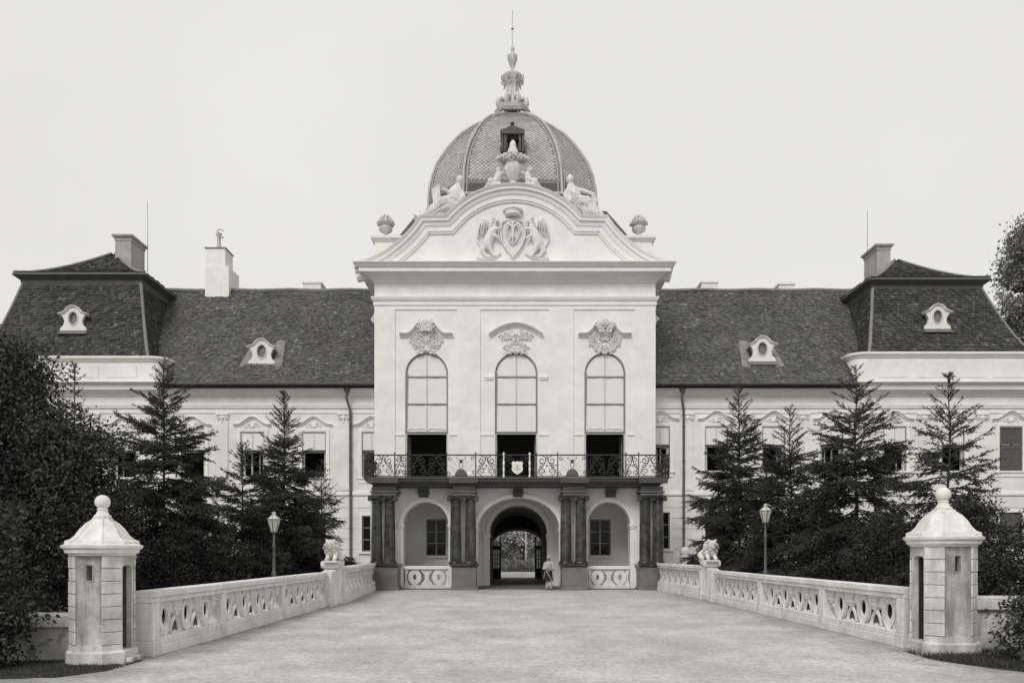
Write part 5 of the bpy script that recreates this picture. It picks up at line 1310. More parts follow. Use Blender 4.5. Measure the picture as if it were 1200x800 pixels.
# ================================================================== SENTRY BOXES
def sentry(cx, yf, sc, side, label):
    """side -1: box left of the drive, door in the face turned to the drive"""
    t = thing('sentry_box', label, 'sentry box', (cx, yf+.55*sc, 0), 'sentry boxes at the drive entrance')
    R = .49*sc; ck = .235*sc; cy = yf+R; h1 = 1.97*sc
    def octo(r, c=None):
        c = c if c is not None else ck*r/R
        f = r-c
        return [(cx-f, cy-r), (cx+f, cy-r), (cx+r, cy-f), (cx+r, cy+f), (cx+f, cy+r), (cx-f, cy+r), (cx-r, cy+f), (cx-r, cy-f)]
    O = octo(R-.03*sc); th = .10*sc; I = octo(R-.03*sc-th)
    doorface = 2 if side < 0 else 6             # face index between O[i],O[i+1]
    # wall panels (wide faces), stained
    for i in (0, 2, 4, 6):
        a, c_ = Vector(O[i]), Vector(O[(i+1) % 8]); ia, ic = Vector(I[i]), Vector(I[(i+1) % 8])
        L_ = (c_-a).length; d = (c_-a).normalized(); n_ = Vector((d.y, -d.x))
        def P3(u, z, dep): p = a+d*u-n_*dep; return (p.x, p.y, z)
        b = MB()
        def pr(outer, holes, dep0, dep1):
            bb = MB().prism(outer, dep0, dep1, holes); b.add([P3(v[0], v[2], v[1]) for v in bb.v], bb.f)
        if i == doorface:
            dh = 1.80*sc
            pr(rect(-.0, L_, .16*sc, h1), [archhole(.07, L_-.07, .17*sc, dh-.06, dh, 8)], 0, th)
            b.build('door_wall', 'quoin', t)
            bb = MB(); bb2 = MB().prism(archhole(.08, L_-.08, .18*sc, dh-.08, dh-.02, 8), .07, .10)
            # door leaf opened inwards: dark opening and reveal
            lf = MB().box(.08, .11, .10, .42, .18*sc, dh-.05); q_ = MB(); q_.add([P3(v[0], v[2], v[1]) for v in lf.v], lf.f); q_.build('door_leaf', 'wood', t)
            st = MB(); p = a+d*(L_/2)+n_*.05
            st.box(p.x-.15, p.x+.15, p.y-.24, p.y+.24, .0, .10*sc, .015).build('doorstep', 'weath', t)
        else:
            hole = []
            if i == 0:
                hz = (1.52*sc, 1.80*sc); xs_ = L_*(.52 if side < 0 else .50); hole = [rect(xs_-.055*sc, xs_+.055*sc, *hz)]
            pr(rect(0, L_, .16*sc, h1), hole, 0, th); b.build('wall_panel', 'weath', t)
            if hole:
                fr = MB().face(hole[0]+[hole[0][0]], [(-.0, 0), (-.0, .012), (-.02, .012), (-.02, 0)], 0); q_ = MB(); q_.add([P3(v[0], v[2], v[1]) for v in fr.v], fr.f); q_.build('slit_frame', 'weath', t)
    # chamfer walls behind the quoins
    for i in (1, 3, 5, 7):
        a, c_ = Vector(O[i]), Vector(O[(i+1) % 8]); d = (c_-a).normalized(); n_ = Vector((d.y, -d.x)); L_ = (c_-a).length
        b = MB(); pts = [a, c_, c_-n_*th, a-n_*th]
        b.add([(p.x, p.y, z) for z in (.16*sc, h1) for p in pts], [(0, 1, 2, 3), (4, 5, 6, 7), (0, 1, 5, 4), (1, 2, 6, 5), (2, 3, 7, 6), (3, 0, 4, 7)]).build('corner_wall', 'quoin', t)
        nq = 7; zz0 = .345*sc; hh = (h1-zz0)/nq
        for k in range(nq):
            z0, z1 = zz0+hh*k+.006, zz0+hh*(k+1)-.006; w_ = L_+.03+random.uniform(-.004, .004); pr_ = .035+random.uniform(-.004, .006)
            me = MB().box(-w_/2, w_/2, -pr_, 0, z0, z1, .008).mesh('quoin', 'quoin')
            m_ = (a+c_)/2; link('quoin', me, t, loc=(m_.x, m_.y, 0), rot=(0, 0, math.atan2(d.y, d.x)))
    # base
    def rings(spec, nm, m, seg=None, smooth=0):
        b = MB(); vs = [(x, y, z) for r, z in spec for x, y in octo(r)]; n = len(spec)
        b.add(vs, [(j*8+i, j*8+(i+1) % 8, (j+1)*8+(i+1) % 8, (j+1)*8+i) for j in range(n-1) for i in range(8)]+[tuple(range(8))[::-1], tuple((n-1)*8+i for i in range(8))])
        return b.build(nm, m, t, smooth)
    rings([(R+.05, -.02), (R+.05, .20*sc), (R+.02, .24*sc)], 'base', 'quoin'); 
    b = MB()
    for i in (0, 1, 3, 4, 5, 7)+((6,) if side < 0 else (2,)):
        a, c_ = Vector(octo(R+.012)[i]), Vector(octo(R+.012)[(i+1) % 8]); d = (c_-a).normalized(); n_ = Vector((d.y, -d.x)); pts = [a, c_, c_-n_*.12, a-n_*.12]
        b.add([(p.x, p.y, z) for z in (.241*sc, .34*sc) for p in pts], [(0, 1, 2, 3), (4, 5, 6, 7), (0, 1, 5, 4), (1, 2, 6, 5), (2, 3, 7, 6), (3, 0, 4, 7)])
    b.build('base_course', 'quoin', t)
    # round cornice and bell-shaped roof
    b = MB(); b.lathe([(R-.06, h1+.001), (R+.07, h1+.001), (R+.08, h1+.03), (R+.13, h1+.05), (R+.14, h1+.08), (R+.14, h1+.11), (R+.19, h1+.14), (R+.20, h1+.19), (R+.12, h1+.215), (.3, h1+.22)], (cx, cy, 0), 48)
    b.build('cornice', 'balu', t, 35)
    zz = h1+.215; rf = MB(); pf = [(R+.06, zz), (R+.05, zz+.05), (R-.02, zz+.075), (R-.09, zz+.15), (R-.16, zz+.27), (R-.24, zz+.37), (R-.33, zz+.44), (.13*sc, zz+.49), (.12*sc, zz+.52)]
    pf = [(r, zz+(z-zz)*sc) for r, z in pf]
    rings(pf, 'roof', 'balu', smooth=25)
    hb = MB()
    for i in range(8): hb.tube([Vector((*octo(r)[i], z+.004)) for r, z in pf], .012, 5)
    hb.build('roof_seam', 'balu', t, 60)
    zz2 = pf[-1][1]
    MB().lathe([(.15*sc, zz2-.03), (.15*sc, zz2+.01), (.12*sc, zz2+.03), (.085*sc, zz2+.10), (.10*sc, zz2+.13), (.07*sc, zz2+.16)], (cx, cy, 0), 20).build('finial_neck', 'balu', t, 40)
    MB().ball((cx, cy, zz2+.14+.125*sc), .135*sc, 24).build('finial_ball', 'balu', t, 80)
sentry(-7.66, 13.88, 1.0, -1, 'octagonal stone sentry box with ball finial at the left of the drive')
sentry(8.75, 15.05, 1.09, 1, 'octagonal stone sentry box with ball finial at the right of the drive')
# low walls running outwards
t = thing('low_wall', 'low patched plaster wall running left from the left sentry box', 'wall', (-8.2, 14.5, 0), 'low walls beside the sentry boxes')
MB().box(-16, -8.15, 14.45, 14.8, -.02, .62).build('wall_body', 'rubble', t)
for k in range(5): MB().box(-8.16-1.55*(k+1)+.006, -8.16-1.55*k, 14.36, 14.9, .621, .87, .02).build('coping_stone', 'quoin', t)
t = thing('low_wall', 'low rendered wall running right from the right sentry box', 'wall', (9.4, 15.6, 0), 'low walls beside the sentry boxes')
MB().box(9.3, 18, 15.6, 15.95, -.02, .86).build('wall_body', 'weath', t)
for k in range(5): MB().box(9.28+1.7*k, 9.28+1.7*(k+1)-.006, 15.5, 16.05, .861, 1.13, .02).build('coping_stone', 'quoin', t)

# ================================================================== LAMPS
def lamp(x, y, ztop, label):
    t = thing('street_lamp', label, 'lamp', (x, y, 0), 'gas lamps behind the balustrades')
    k = ztop-.62
    MB().lathe([(.10, 0), (.10, .3), (.07, .4), (.05, .9), (.055, 1.25), (.075, 1.3), (.075, 1.38), (.045, 1.45), (.038, k-.5), (.055, k-.47), (.055, k-.42), (.035, k-.38), (.03, k-.05), (.07, k-.02), (.03, k+.0)], (x, y, 0), 12).build('lamp_post', 'irong', t, 40)
    r0, r1, h = .085, .20, .40
    fr = MB()
    for i in range(6):
        a = PI/6+i*PI/3; a2 = a+PI/3
        p0 = (x+r0*math.cos(a), y+r0*math.sin(a), k); p1 = (x+r1*math.cos(a), y+r1*math.sin(a), k+h); q0 = (x+r0*math.cos(a2), y+r0*math.sin(a2), k); q1 = (x+r1*math.cos(a2), y+r1*math.sin(a2), k+h)
        fr.tube([p0, p1], .012, 5).tube([p0, q0], .012, 5).tube([p1, q1], .014, 5)
        top = (x+.05*math.cos(a), y+.05*math.sin(a), k+h+.15); fr.tube([p1, top], .010, 5)
        MB().add([p0, q0, q1, p1], [(0, 1, 2, 3)]).build('lantern_pane', 'milk', t)
    lf = fr.build('lantern_frame', 'irong', t)
    MB().lathe([(.215, k+h), (.05, k+h+.15), (.05, k+h+.17), (.075, k+h+.19), (.04, k+h+.22), (.01, k+h+.24)], (x, y, 0), 6, a0=PI/6).build('lantern_roof', 'framew', t)
    MB().lathe([(.018, k), (.018, k+.14), (.03, k+.15), (.03, k+.17), (.012, k+.2)], (x, y, 0), 8).build('burner', 'framew', t)
lamp(PX(321, 23.9), 23.9, PZ(600, 23.9), 'hexagonal glass gas lamp on a post behind the left balustrade')
lamp(PX(897, 25.8), 25.8, PZ(590.5, 25.8), 'hexagonal glass gas lamp on a post behind the right balustrade')
# small white garden post by the right wing
t = MB().lathe([(.30, 0), (.30, 1.9), (.34, 1.95), (.34, 2.1), (.26, 2.2), (.1, 2.32)], (PX(802.5, 43.5), 43.5, 0), 4, a0=PI/4).build('garden_post', 'balu')
tag(t, 'small square white pillar behind the short right balustrade', 'pillar')

# ================================================================== VEGETATION
def needles(S, Dv, Ln, step, nl, nw, tone):
    """needle triangles along many twigs: S start (n,3), Dv unit dir, Ln length"""
    cnt = np.maximum(2, (Ln/step).astype(int)); idx = np.repeat(np.arange(len(S)), cnt)
    t = (np.concatenate([np.arange(c) for c in cnt])+RNG.random(len(idx)))/cnt[idx]
    P_ = S[idx]+Dv[idx]*(t*Ln[idx])[:, None]
    d = Dv[idx]; rnd = RNG.normal(size=d.shape); side = np.cross(d, rnd); side /= np.linalg.norm(side, axis=1)[:, None]+1e-9
    nd = d*.65+side*.9; nd[:, 2] -= .15; nd /= np.linalg.norm(nd, axis=1)[:, None]
    ln = nl*(.7+.6*RNG.random(len(idx)))*(1-.45*t); wv = np.cross(nd, RNG.normal(size=nd.shape)); wv /= np.linalg.norm(wv, axis=1)[:, None]+1e-9
    V = np.stack([P_-wv*nw, P_+wv*nw, P_+nd*ln[:, None]], 1).reshape(-1, 3)
    return V, np.repeat(tone[idx]*(.75+.5*RNG.random(len(idx))), 3)
def spruce(px, D, top_y, rmax, h0, label, dens=1.0, sparse=0.0, droop=.25, seed=1, power=.85, nw=.019, group='spruces in front of the wings'):
    global RNG
    RNG = np.random.default_rng(seed); rnd = random.Random(seed)
    x, y = PX(px, D), D; H_ = PZ(top_y, D)
    t = thing('spruce_tree', label, 'tree', (x, y, 0), group)
    tb = MB(); n = 14
    lean = [(.05*math.sin(i*.7+seed), .05*math.cos(i*.9+seed)) for i in range(n+1)]
    tr = .028+H_*.006
    tb.tube([(x+lean[i][0]*(1-i/n), y+lean[i][1], H_*i/n) for i in range(n+1)], tr, 8, .008); 
    S, Dv, Ln, To = [], [], [], []
    lb = MB()
    z = h0; step = .23/dens
    while z < H_-.10:
        f = (H_-z)/(H_-h0); L0 = rmax*f**power; nb = rnd.choice((5, 6, 7)) if f > .3 else rnd.choice((3, 4, 5))
        a0 = rnd.uniform(0, 2*PI)
        for k in range(nb):
            if rnd.random() < sparse*.5: continue
            a = a0+2*PI*k/nb+rnd.uniform(-.35, .35); Lb = L0*rnd.uniform(.5, 1.25)+.12; zj = rnd.uniform(-.5, .5)*min(.55, .15+.5*f)
            up = 1.15*(1-f)**1.6+.05-droop*f+rnd.uniform(-.3, .3)
            pts = []; m_ = 7; cur = Vector((x, y, z+zj))
            for i in range(m_+1):
                tt = i/m_; pts.append(cur.copy())
                sl = up-.75*f*math.sin(tt*PI*.8)+.75*f*tt*tt
                dd = Vector((math.cos(a+.15*math.sin(tt*3+k)), math.sin(a+.15*math.sin(tt*3+k)), sl)).normalized(); cur = cur+dd*Lb/m_
            if Lb > .25: lb.tube(pts, .008+.010*Lb, 4, .003)
            tn = rnd.uniform(.6, 1.5)
            for i in range(m_):
                p0, p1 = pts[i], pts[i+1]; d = (p1-p0); l = d.length; d.normalize()
                tt0 = i/m_
                if tt0 > .12 or f < .3: S.append(p0); Dv.append(d); Ln.append(l); To.append(tn)
                nt_ = max(2, int(l/.042*dens)); 
                sd_ = d.cross(Vector((0, 0, 1))).normalized()
                for j in range(nt_):
                    tt = (i+rnd.random())/m_
                    if tt < .12+.15*rnd.random(): continue
                    tl = Lb*(.46*(1-tt)+.08)*rnd.uniform(.55, 1.2)+.07
                    tl = min(tl, .85)*(.6+.4*min(1, f*2))
                    for s in (-1, 1):
                        if rnd.random() < .2+sparse+max(0, .45*(1-1.6*f)): continue
                        td = (d*rnd.uniform(.6, 1.1)+sd_*s*rnd.uniform(.6, 1.0)+Vector((0, 0, rnd.uniform(-1.25, .15)*min(1, f*1.6)-.05+.40*(1-f)))).normalized()
                        pp = p0+d*l*rnd.random(); S.append(pp); Dv.append(td); Ln.append(tl); To.append(tn*rnd.uniform(.8, 1.2))
                        if tl > .28:
                            sd2 = td.cross(Vector((0, 0, 1))).normalized()
                            for q_ in range(int(tl/.12)):
                                s2 = rnd.choice((-1, 1)); S.append(pp+td*tl*rnd.uniform(.2, .9)); Dv.append((td+sd2*s2*rnd.uniform(.5, 1)+Vector((0, 0, -.35*f))).normalized()); Ln.append(tl*.35); To.append(tn)
        z += step*(.75+.5*rnd.random())*(.85+.3*f)*(1 if rnd.random() < .8 else 1.6)
    # leader
    S.append(Vector((x, y, H_-.45))); Dv.append(Vector((0, 0, 1))); Ln.append(.45); To.append(1)
    tb.build('trunk', 'trunk', t, 60); lb.build('branches', 'trunk', t, fix=False)
    S = np.array([tuple(v) for v in S]); Dv = np.array([tuple(v) for v in Dv]); Ln = np.array(Ln); To = np.array(To)
    V, T = needles(S, Dv, Ln, .030, .085, nw, To)
    V -= np.array([x, y, 0]); F = np.arange(len(V)).reshape(-1, 3)
    me = npmesh('crown', V, F, 'needle', T); o = bpy.data.objects.new('crown', me); COL.objects.link(o); o.parent = t
    return len(F)
NT = 0
NT += spruce(192, 26.5, 428, 2.45, .9, 'broad dark spruce with drooping boughs behind the left sentry box', 1.1, .13, .42, 3, .62)
NT += spruce(88, 25.0, 426, 1.5, 1.5, 'slender spruce whose tip pokes out above the leafy tree', .8, .25, .2, 5, .9)
NT += spruce(284, 31.0, 517, 2.3, .5, 'small spruce just left of the left lamp', .95, .1, .2, 7, .8)
NT += spruce(333, 34.5, 457, 2.9, .6, 'tall spruce rising right behind the left lamp', 1.15, .10, .15, 9, .9)
NT += spruce(377, 39.0, 538, 2.1, .5, 'small loose spruce behind the left stone lion', .9, .2, .1, 11, .85)
NT += spruce(866, 37.5, 447, 3.0, .5, 'tall spruce behind the right stone lion', 1.05, .16, .15, 13, .8)
NT += spruce(926, 32.5, 477, 2.6, .5, 'ragged spruce just right of the right lamp', 1.0, .22, .05, 15, .65)
NT += spruce(1003, 28.5, 427, 2.9, .8, 'tallest dark spruce between the right lamp and the right sentry box', 1.0, .17, .3, 17, .72)
NT += spruce(1112, 23.0, 438, 2.2, 1.2, 'sparse spruce with long bare boughs behind the right sentry box', .85, .25, .12, 19, .7)

def clumps(name, label, cat, base, blobs, n, size, m, seed, trunk=None, group=None, flat=.5, tone=(.55, 1.6), ragged=.35, part='crown', thingname=None):
    """blobs: list of (centre, radii); leaves are small folded blades scattered in clumps near each blob's surface"""
    r = np.random.default_rng(seed)
    t = thing(name, label, cat, base, group)
    vol = np.array([b_[1][0]*b_[1][1]+b_[1][1]*b_[1][2]+b_[1][0]*b_[1][2] for b_ in blobs]); pr = vol/vol.sum()
    nc = max(30, n//45)
    bi = r.choice(len(blobs), nc, p=pr); C_ = np.array([b_[0] for b_ in blobs])[bi]; R_2 = np.array([b_[1] for b_ in blobs])[bi]
    d = r.normal(size=(nc, 3)); d /= np.linalg.norm(d, axis=1)[:, None]; rad = (.50+.64*r.random(nc))
    cc = C_+d*R_2*rad[:, None]; ct = tone[0]+(tone[1]-tone[0])*r.random(nc)**1.5; cs = ragged*(.5+r.random(nc))
    li = r.integers(0, nc, n); P_ = cc[li]+np.clip(r.normal(size=(n, 3)), -1.5, 1.5)*(cs[li]*.46)[:, None]*np.array([1, 1, .7])
    a = r.normal(size=(n, 3)); a[:, 2] -= flat; a /= np.linalg.norm(a, axis=1)[:, None]
    b_ = np.cross(a, r.normal(size=(n, 3))); b_ /= np.linalg.norm(b_, axis=1)[:, None]
    s = size*(.6+.8*r.random(n))[:, None]
    v0 = P_; v1 = P_+a*s*.5+b_*s*.28; v2 = P_+a*s; nn = np.cross(a, b_); v3 = P_+a*s*.5-b_*s*.28; vm = P_+a*s*.5-nn*s*.08
    V = np.stack([v0, v1, v2, v3], 1).reshape(-1, 3); k = np.arange(n)*4
    F = np.stack([np.stack([k, k+1, k+2], 1), np.stack([k, k+2, k+3], 1)], 1).reshape(-1, 3)
    V -= np.array(base)
    me = npmesh(part, V, F, m, np.repeat(ct[li]*(.8+.4*r.random(n)), 4))
    o = bpy.data.objects.new(part, me); COL.objects.link(o); o.parent = t
    rnd = random.Random(seed)
    if trunk:
        h, rr = trunk; b2 = MB(); bx_, by_, bz_ = base
        b2.tube([(bx_+.08*math.sin(i), by_, bz_+h*i/6) for i in range(7)], rr, 8, rr*.7).build('trunk', 'trunk', t, 60)
        b3 = MB(); top = Vector((bx_, by_, bz_+h))
        for q_ in range(min(60, nc//6)):
            e = Vector(cc[rnd.randrange(nc)]); f = rnd.uniform(.3, 1); st = Vector((bx_, by_, bz_+h*f)); mid_ = st.lerp(e, .5)+Vector((rnd.uniform(-.3, .3), rnd.uniform(-.3, .3), .2))*rr*4
            b3.tube([st, mid_, e], rr*.32, 5, .01)
        b3.build('limbs', 'trunk', t, fix=False)
    return t
# big leafy tree at the left edge
X = lambda px, d: PX(px, d)
clumps('leafy_tree', 'big dark leafy tree filling the left edge behind the low wall', 'tree', (PX(30, 19.5), 19.5, 0),
 [((PX(20, 19.5), 19.5, 5.3), (1.2, 1.4, 1.3)), ((PX(72, 19), 19, 4.5), (.95, 1.1, .85)), ((PX(-25, 19), 19, 4.5), (1.4, 1.6, 1.8)), ((PX(98, 20), 20, 3.3), (.95, 1.1, .95)), ((PX(40, 18.5), 18.5, 3.2), (1.5, 1.3, 1.3)), ((PX(22, 20), 20, 6.55), (.75, .8, .75)), ((PX(-10, 20), 20, 7.0), (.8, .8, .6)), ((PX(118, 19.5), 19.5, 4.7), (.5, .6, .45)), ((PX(112, 21), 21, 2.2), (.9, .8, .7)), ((PX(50, 21), 21, 1.2), (1.5, 1.0, .9)), ((PX(-15, 18), 18, 2.0), (1.2, 1.1, 1.4))],
 90000, .095, 'leaf', 21, (4.8, .15), ragged=.62, tone=(.4, 1.9))
clumps('bush', 'dark bush overhanging the left end of the low wall', 'bush', (PX(-26, 13.6), 13.6, 0), [((PX(-28, 13.6), 13.6, 1.0), (.52, .5, 1.05)), ((PX(16, 13.7), 13.7, .85), (.26, .3, .4)), ((PX(-8, 13.4), 13.4, .5), (.38, .4, .5)), ((PX(-20, 13.8), 13.8, 2.1), (.5, .6, .8))], 7500, .095, 'leaf', 23, (1.2, .05), ragged=.38)
# dark shrub masses under the spruces
SH = [((238, 26.5), 592, 1.35, 'dark bushy shrub right of the broad left spruce'), ((185, 24.5), 628, 1.0, 'dark shrub directly behind the left balustrade by the sentry box'), ((352, 37), 605, 1.3, 'dark rounded shrub left of the left stone lion'), ((298, 31), 612, 1.3, 'dark shrub at the foot of the left lamp'),
      ((858, 39), 606, 1.6, 'dark shrub between the right stone lion and the right lamp'), ((915, 33), 585, 1.7, 'dark shrub right behind the right lamp'), ((972, 28.5), 590, 1.5, 'dark shrub in front of the tallest right spruce'), ((1038, 25), 600, 1.3, 'dark shrub left of the right sentry box')]
for i, ((px, D), ty, r_, lb) in enumerate(SH):
    zt = PZ(ty, D); x = PX(px, D)
    clumps('dark_shrub', lb, 'shrub', (x, D, 0), [((x, D, zt*.42), (r_, r_*.9, zt*.45)), ((x-r_*.5, D-.2, zt*.3), (r_*.8, r_*.7, zt*.32)), ((x+r_*.5, D+.1, zt*.33), (r_*.8, r_*.7, zt*.35)), ((x+.1, D, zt*.8), (r_*.45, r_*.45, zt*.22))], 11000, .085, 'leaf', 60+i, (zt*.4, .05), group='dark shrubs behind the balustrades', ragged=.40, tone=(.35, 1.3))
x = PX(1130, 21.5)
clumps('thuja', 'dense rounded dark evergreen right behind the right sentry box', 'shrub', (x, 21.5, 0), [((x, 21.5, 1.9), (1.05, 1.0, 1.75)), ((x+.1, 21.5, 2.7), (.8, .8, 1.3)), ((x+.25, 21.4, 1.2), (1.0, .9, 1.2))], 20000, .075, 'leaf', 31, (2.2, .09), flat=-.6, ragged=.28, tone=(.5, 1.3))
x = PX(1185, 20)
clumps('hedge', 'dark tall hedge behind the low wall at the right edge', 'hedge', (x, 20, 0), [((x, 20, 1.6), (.9, .7, 1.3)), ((x+1.2, 20, 1.8), (1.1, .7, 1.5)), ((x-.3, 19.6, 1.1), (.8, .5, .9)), ((x+2.2, 20, 1.7), (1.1, .7, 1.5))], 15000, .085, 'leaf', 33, (1.4, .05), ragged=.35, tone=(.5, 1.6))
x = PX(1216, 14)
clumps('bush', 'spreading bush against the low wall at the right edge', 'bush', (x, 14, 0), [((x, 14, .75), (.42, .4, .55)), ((x+.5, 14, .8), (.6, .5, .7)), ((x-.25, 13.9, .4), (.35, .3, .3))], 5200, .085, 'leaf', 35, (.7, .04), flat=-.2, ragged=.33, tone=(.7, 2.2))
# tall tree beyond the right pavilion
D = 60
clumps('leafy_tree', 'tall haze-paled leafy tree rising beyond the right pavilion roof', 'tree', (PX(1240, D), D, 0), [((PX(1226, D), D, 25.0), (3.2, 3, 3.0)), ((PX(1205, D), D, 23.6), (1.6, 2, 1.7)), ((PX(1252, D), D, 27.0), (3.4, 3, 2.6)), ((PX(1205, D), D, 17.5), (3.0, 3, 4.0)), ((PX(1180, D), D, 19.0), (1.1, 1.5, 1.6)), ((PX(1168, D), D, 16.2), (1.6, 1.5, 3.0)), ((PX(1182, D), D, 20.3), (1.7, 1.5, 1.8)), ((PX(1250, D), D, 20), (4.5, 3, 6))], 60000, .24, 'leaf2', 41, (18, .5), ragged=1.0, tone=(.5, 1.3))
# park beyond the passage
for i, (px, D, zt, r_, lb) in enumerate(((612, 88, 8.5, 3.6, 'haze-paled park tree framed by the passage arch'), (586, 92, 5.0, 3.0, 'park tree at the left of the view through the passage'), (640, 90, 8.0, 3.0, 'park tree at the right of the view through the passage'), (560, 100, 7.0, 3.5, 'farther park tree hidden left beyond the passage'))):
    x = PX(px, D); clumps('park_tree', lb, 'tree', (x, D, 0), [((x, D, zt*.55), (r_*.8, r_*.8, zt*.42)), ((x+r_*.4, D, zt*.4), (r_*.6, r_*.6, zt*.3)), ((x-r_*.3, D, zt*.75), (r_*.5, r_*.5, zt*.25))], 9000, .26, 'leaf3', 50+i, (zt*.45, .16), group='park trees beyond the passage', ragged=.8)
D = 79; x = PX(606, D)
clumps('hedge', 'low clipped hedge across the courtyard seen through the passage', 'hedge', (x, D, 0), [((x+k*1.2, D, .62), (.9, .5, .62)) for k in range(-5, 6)], 14000, .13, 'leaf3', 55, None, ragged=.35, tone=(.5, 1.1))
tag(MB().tube([(PX(616.5, 80.5), 80.5, 0), (PX(616.5, 80.5), 80.5, 6.5)], .09, 8, .07).build('garden_pole', 'framew', None, 50), 'thin pale pole standing among the trees beyond the passage', 'pole')

# grass patches: real blades
def grass(name, region, n, seed, h=.10):
    r = np.random.default_rng(seed); (x0, x1, y0, y1), test = region
    x = r.uniform(x0, x1, n*3); y = r.uniform(y0, y1, n*3); k = test(x, y); x, y = x[k][:n], y[k][:n]; n = len(x)
    a = r.uniform(0, 2*PI, n); hh = h*(.4+r.random(n)); w_ = .008
    c = np.stack([x, y, np.zeros(n)-.01], 1); s = np.stack([np.cos(a)*w_, np.sin(a)*w_, np.zeros(n)], 1); tip = c+np.stack([np.sin(a)*hh*.5, np.cos(a)*hh*.5, hh], 1)
    V = np.stack([c-s, c+s, tip], 1).reshape(-1, 3); me = npmesh(name, V, np.arange(len(V)).reshape(-1, 3), 'grass', np.repeat(.5+1.2*r.random(n), 3))
    o = bpy.data.objects.new(name, me); COL.objects.link(o); o['kind'] = 'stuff'; o['label'] = 'short dark grass beside the sentry box'; o['category'] = 'grass'
# soil beds under the grass, pebbles by the right sentry box
def wob(pts, a, seed):
    r = random.Random(seed); o = []
    for i in range(len(pts)-1):
        p, q = Vector(pts[i]), Vector(pts[i+1]); n = max(1, int((q-p).length/.25))
        for k in range(n): e = p.lerp(q, k/n); o.append((e.x+r.uniform(-a, a), e.y+r.uniform(-a, a)))
    return o+[pts[-1]]
MB().prism(wob([(8.05, 14.55), (8.3, 13.9), (8.85, 12.9), (10.0, 11.3), (14, 10.3)], .05, 3)+[(30, 8.3), (30, 15.6), (9.2, 15.6), (8.4, 15.2)], -.05, .006, plane='xy').build('grass_bed', 'soil', kind='structure')
MB().prism([(-30, 14.5), (-30, 11.2)]+wob([(-11, 11.9), (-9, 12.15), (-7.4, 12.5), (-6.95, 13.2), (-7.1, 13.9)], .06, 4)+[(-7.4, 14.2), (-8.2, 14.5)], -.05, .006, plane='xy').build('grass_bed', 'soil', kind='structure')
def gedge(x): return np.interp(x, [8.05, 8.3, 8.85, 10, 14, 18], [14.5, 13.9, 12.9, 11.3, 10.3, 9.8])
grass('grass', ((8.0, 16, 10, 15.6), lambda x, y: (y > gedge(x)+.07*np.sin(x*9)) & ((np.abs(x-8.75) > .7) | (y < 15.0))), 60000, 1, .12)
grass('grass', ((-15, -6.9, 11.8, 14.4), lambda x, y: (y > np.interp(x, [-15, -9, -7.4, -6.9], [11.8, 12.1, 12.5, 13.2])+.08*np.sin(x*7)) & ((np.abs(x+7.66) > .62) | (y < 13.85)) & (RNG.random(len(x)) < .9)), 30000, 2, .05)
pb = MB(); rp_ = random.Random(4)
for k in range(420):
    if k < 120: x, y = 7.4+rp_.gauss(0, .35), 15.3+rp_.gauss(0, .35)
    else: x, y = rp_.uniform(-7, 7.6), rp_.uniform(11.5, 30)
    if abs(x) > 7.95: continue
    r_ = rp_.uniform(.006, .02); pb.ball((x, y, r_*.3), (r_*rp_.uniform(.8, 1.4), r_, r_*.7), 6)
pb.build('pebbles', 'quoin', kind='stuff')

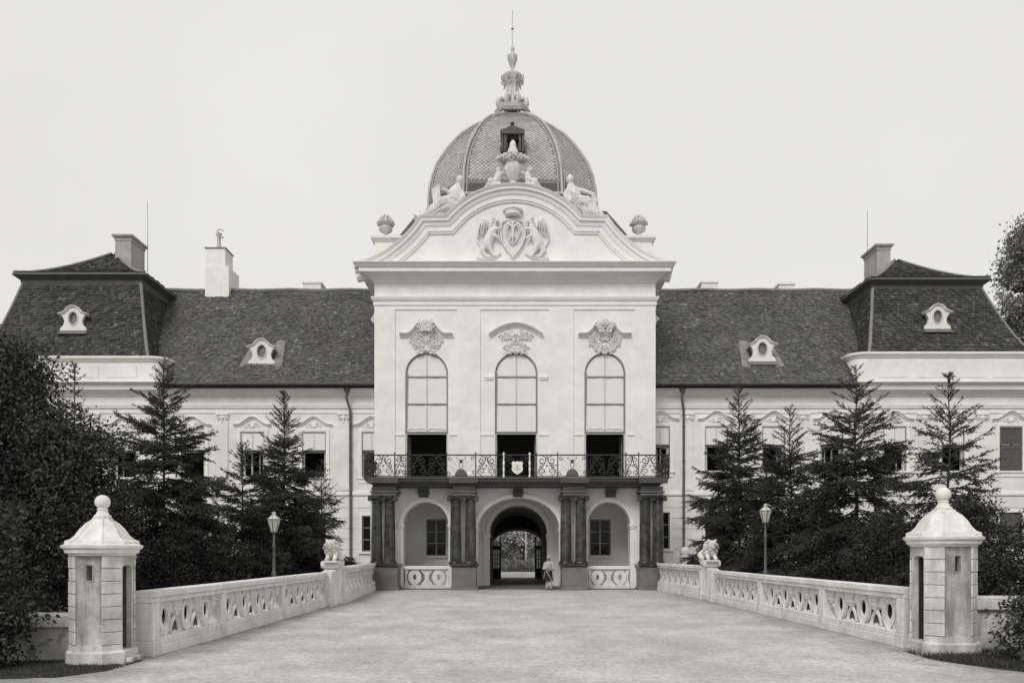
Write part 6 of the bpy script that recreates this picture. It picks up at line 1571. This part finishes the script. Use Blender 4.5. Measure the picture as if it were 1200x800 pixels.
# ================================================================== THE SENTRY (person)
def person(x, y):
    t = thing('person', 'uniformed guard with pale helmet and light tunic standing with folded arms by the passage arch', 'person', (x, y, 0))
    q = lambda a, b_, c: Vector((x+a, y+b_, c))
    # one continuous body
    hd = 1.66
    body = [(q(0, 0, .98), .155, q(0, .01, 1.18), .15), (q(0, .01, 1.18), .155, q(0, 0, 1.38), .165), (q(-.14, 0, 1.43), .075, q(.14, 0, 1.43), .075), (q(0, 0, 1.44), .07, q(0, -.01, 1.56), .058),
      (q(0, -.015, hd), (.078, .098, .118)), (q(0, -.06, hd-.06), (.055, .05, .06)), (q(0, -.118, hd-.005), (.014, .02, .026)), (q(.08, 0, hd), (.012, .022, .03)), (q(-.08, 0, hd), (.012, .022, .03)),
      (q(-.09, 0, .95), .10, q(-.10, .01, .52), .068), (q(-.10, .01, .52), .062, q(-.10, .03, .12), .042), (q(.09, 0, .95), .10, q(.11, -.02, .52), .068), (q(.11, -.02, .52), .062, q(.12, .0, .12), .042),
      (q(-.10, .03, .09), .045, q(-.13, -.14, .05), .042), (q(.12, 0, .09), .045, q(.15, -.17, .05), .042),
      (q(-.19, 0, 1.41), .065, q(-.26, -.02, 1.14), .048), (q(-.26, -.02, 1.14), .046, q(-.04, -.20, 1.19), .036), (q(.19, 0, 1.41), .065, q(.26, -.02, 1.13), .048), (q(.26, -.02, 1.13), .046, q(.02, -.22, 1.12), .036),
      (q(-.04, -.20, 1.19), .036, q(.04, -.21, 1.20), .032), (q(.02, -.22, 1.12), .036, q(-.06, -.22, 1.13), .032)]
    for s, bx_, bz in ((1, .06, 1.20), (-1, -.08, 1.13)):
        for f in range(4):
            z_ = bz+.030-.019*f; l = (.065, .075, .07, .055)[f]
            body.append((q(bx_, -.215, z_), .0105, q(bx_+s*l*.6, -.215+.004*f, z_-.004), .0095)); body.append((q(bx_+s*l*.6, -.215, z_-.004), .0095, q(bx_+s*l, -.19, z_-.012), .0085))
        body.append((q(bx_-s*.03, -.225, bz+.03), .012, q(bx_+s*.015, -.235, bz+.062), .010))
    me = fuse(body, .0105, 'skin', 'body', 0, 1); link('body', me, t)
    # clothing follows the body
    tun = [(q(0, 0, 1.04), .172, q(0, .01, 1.20), .166), (q(0, .01, 1.20), .170, q(0, 0, 1.38), .182), (q(-.14, 0, 1.43), .092, q(.14, 0, 1.43), .092), (q(0, 0, 1.44), .085, q(0, 0, 1.49), .072),
       (q(-.19, 0, 1.41), .082, q(-.265, -.02, 1.14), .066), (q(-.265, -.02, 1.14), .064, q(-.10, -.17, 1.18), .052), (q(.19, 0, 1.41), .082, q(.265, -.02, 1.13), .066), (q(.265, -.02, 1.13), .064, q(.08, -.19, 1.13), .052)]
    link('tunic', fuse(tun, .016, 'pale', 'tunic', .004, 1), t)
    b = MB(); n = 24; vs = []; lv = [(.175, .15, 1.07), (.19, .165, .98), (.205, .18, .80), (.225, .20, .62), (.235, .21, .48), (.22, .195, .475)]
    for (a_, c_, z_) in lv:
        for i in range(n):
            th = 2*PI*i/n; fo = 1+.035*math.sin(i*PI/2*1.5)*(1.07-z_)*2; vs.append((x+a_*fo*math.cos(th), y+c_*fo*math.sin(th), z_+(.05*math.cos(th+.6) if z_ < .55 else 0)))
    b.add(vs, [(j*n+i, j*n+(i+1) % n, (j+1)*n+(i+1) % n, (j+1)*n+i) for j in range(len(lv)-1) for i in range(n)]).build('coat_skirt', 'dark', t, 60)
    b = MB(); b.tube([q(-.16, -.10, 1.06), q(-.12, -.19, .98), q(.0, -.22, .80), (q(.11, -.20, .62)), q(.14, -.17, .50)], .018, 6).tube([q(-.2, -.08, 1.0), q(-.24, -.10, .80), q(-.26, -.08, .62)], .014, 6)
    b.build('sash', 'pale', t, 60)
    for s in (-1, 1): # pale stockings and dark shoes
        dx = .11 if s > 0 else -.10; dy = -.01 if s > 0 else .02
        link('legging', fuse([(q(dx, dy, .52), .076, q(dx, dy, .12), .053)], .016, 'pale', 'legging', .002, 1), t)
        link('shoe', fuse([(q(dx, dy+.02, .06), .052, q(dx+s*.03, dy-.16, .045), .045)], .013, 'leather', 'shoe', 0, 1), t)
    MB().lathe([(.115, hd+.045), (.118, hd+.06), (.100, hd+.07), (.094, hd+.11), (.07, hd+.165), (.03, hd+.195), (.012, hd+.20), (.01, hd+.24), (.002, hd+.26)], (x, y-.01, 0), 18).build('helmet', 'chim', t, 50)
    hb = fuse([(q(0, .03, hd+.01), (.086, .085, .09))], .014, 'dark', 'hair', 0, 1); link('hair', hb, t)
    b = MB()
    for s in (-1, 1): b.ball(q(s*.03, -.108, hd+.008), (.012, .006, .008), 6)
    b.tube([q(-.022, -.108, hd-.062), q(0, -.113, hd-.066), q(.022, -.108, hd-.062)], .005, 5); b.tube([q(-.03, -.115, hd-.035), q(0, -.125, hd-.03), q(.03, -.115, hd-.035)], .009, 5)
    b.build('face_features', 'dark', t)
person(PX(643, 40.75), 40.75)
print('needle tris', NT)
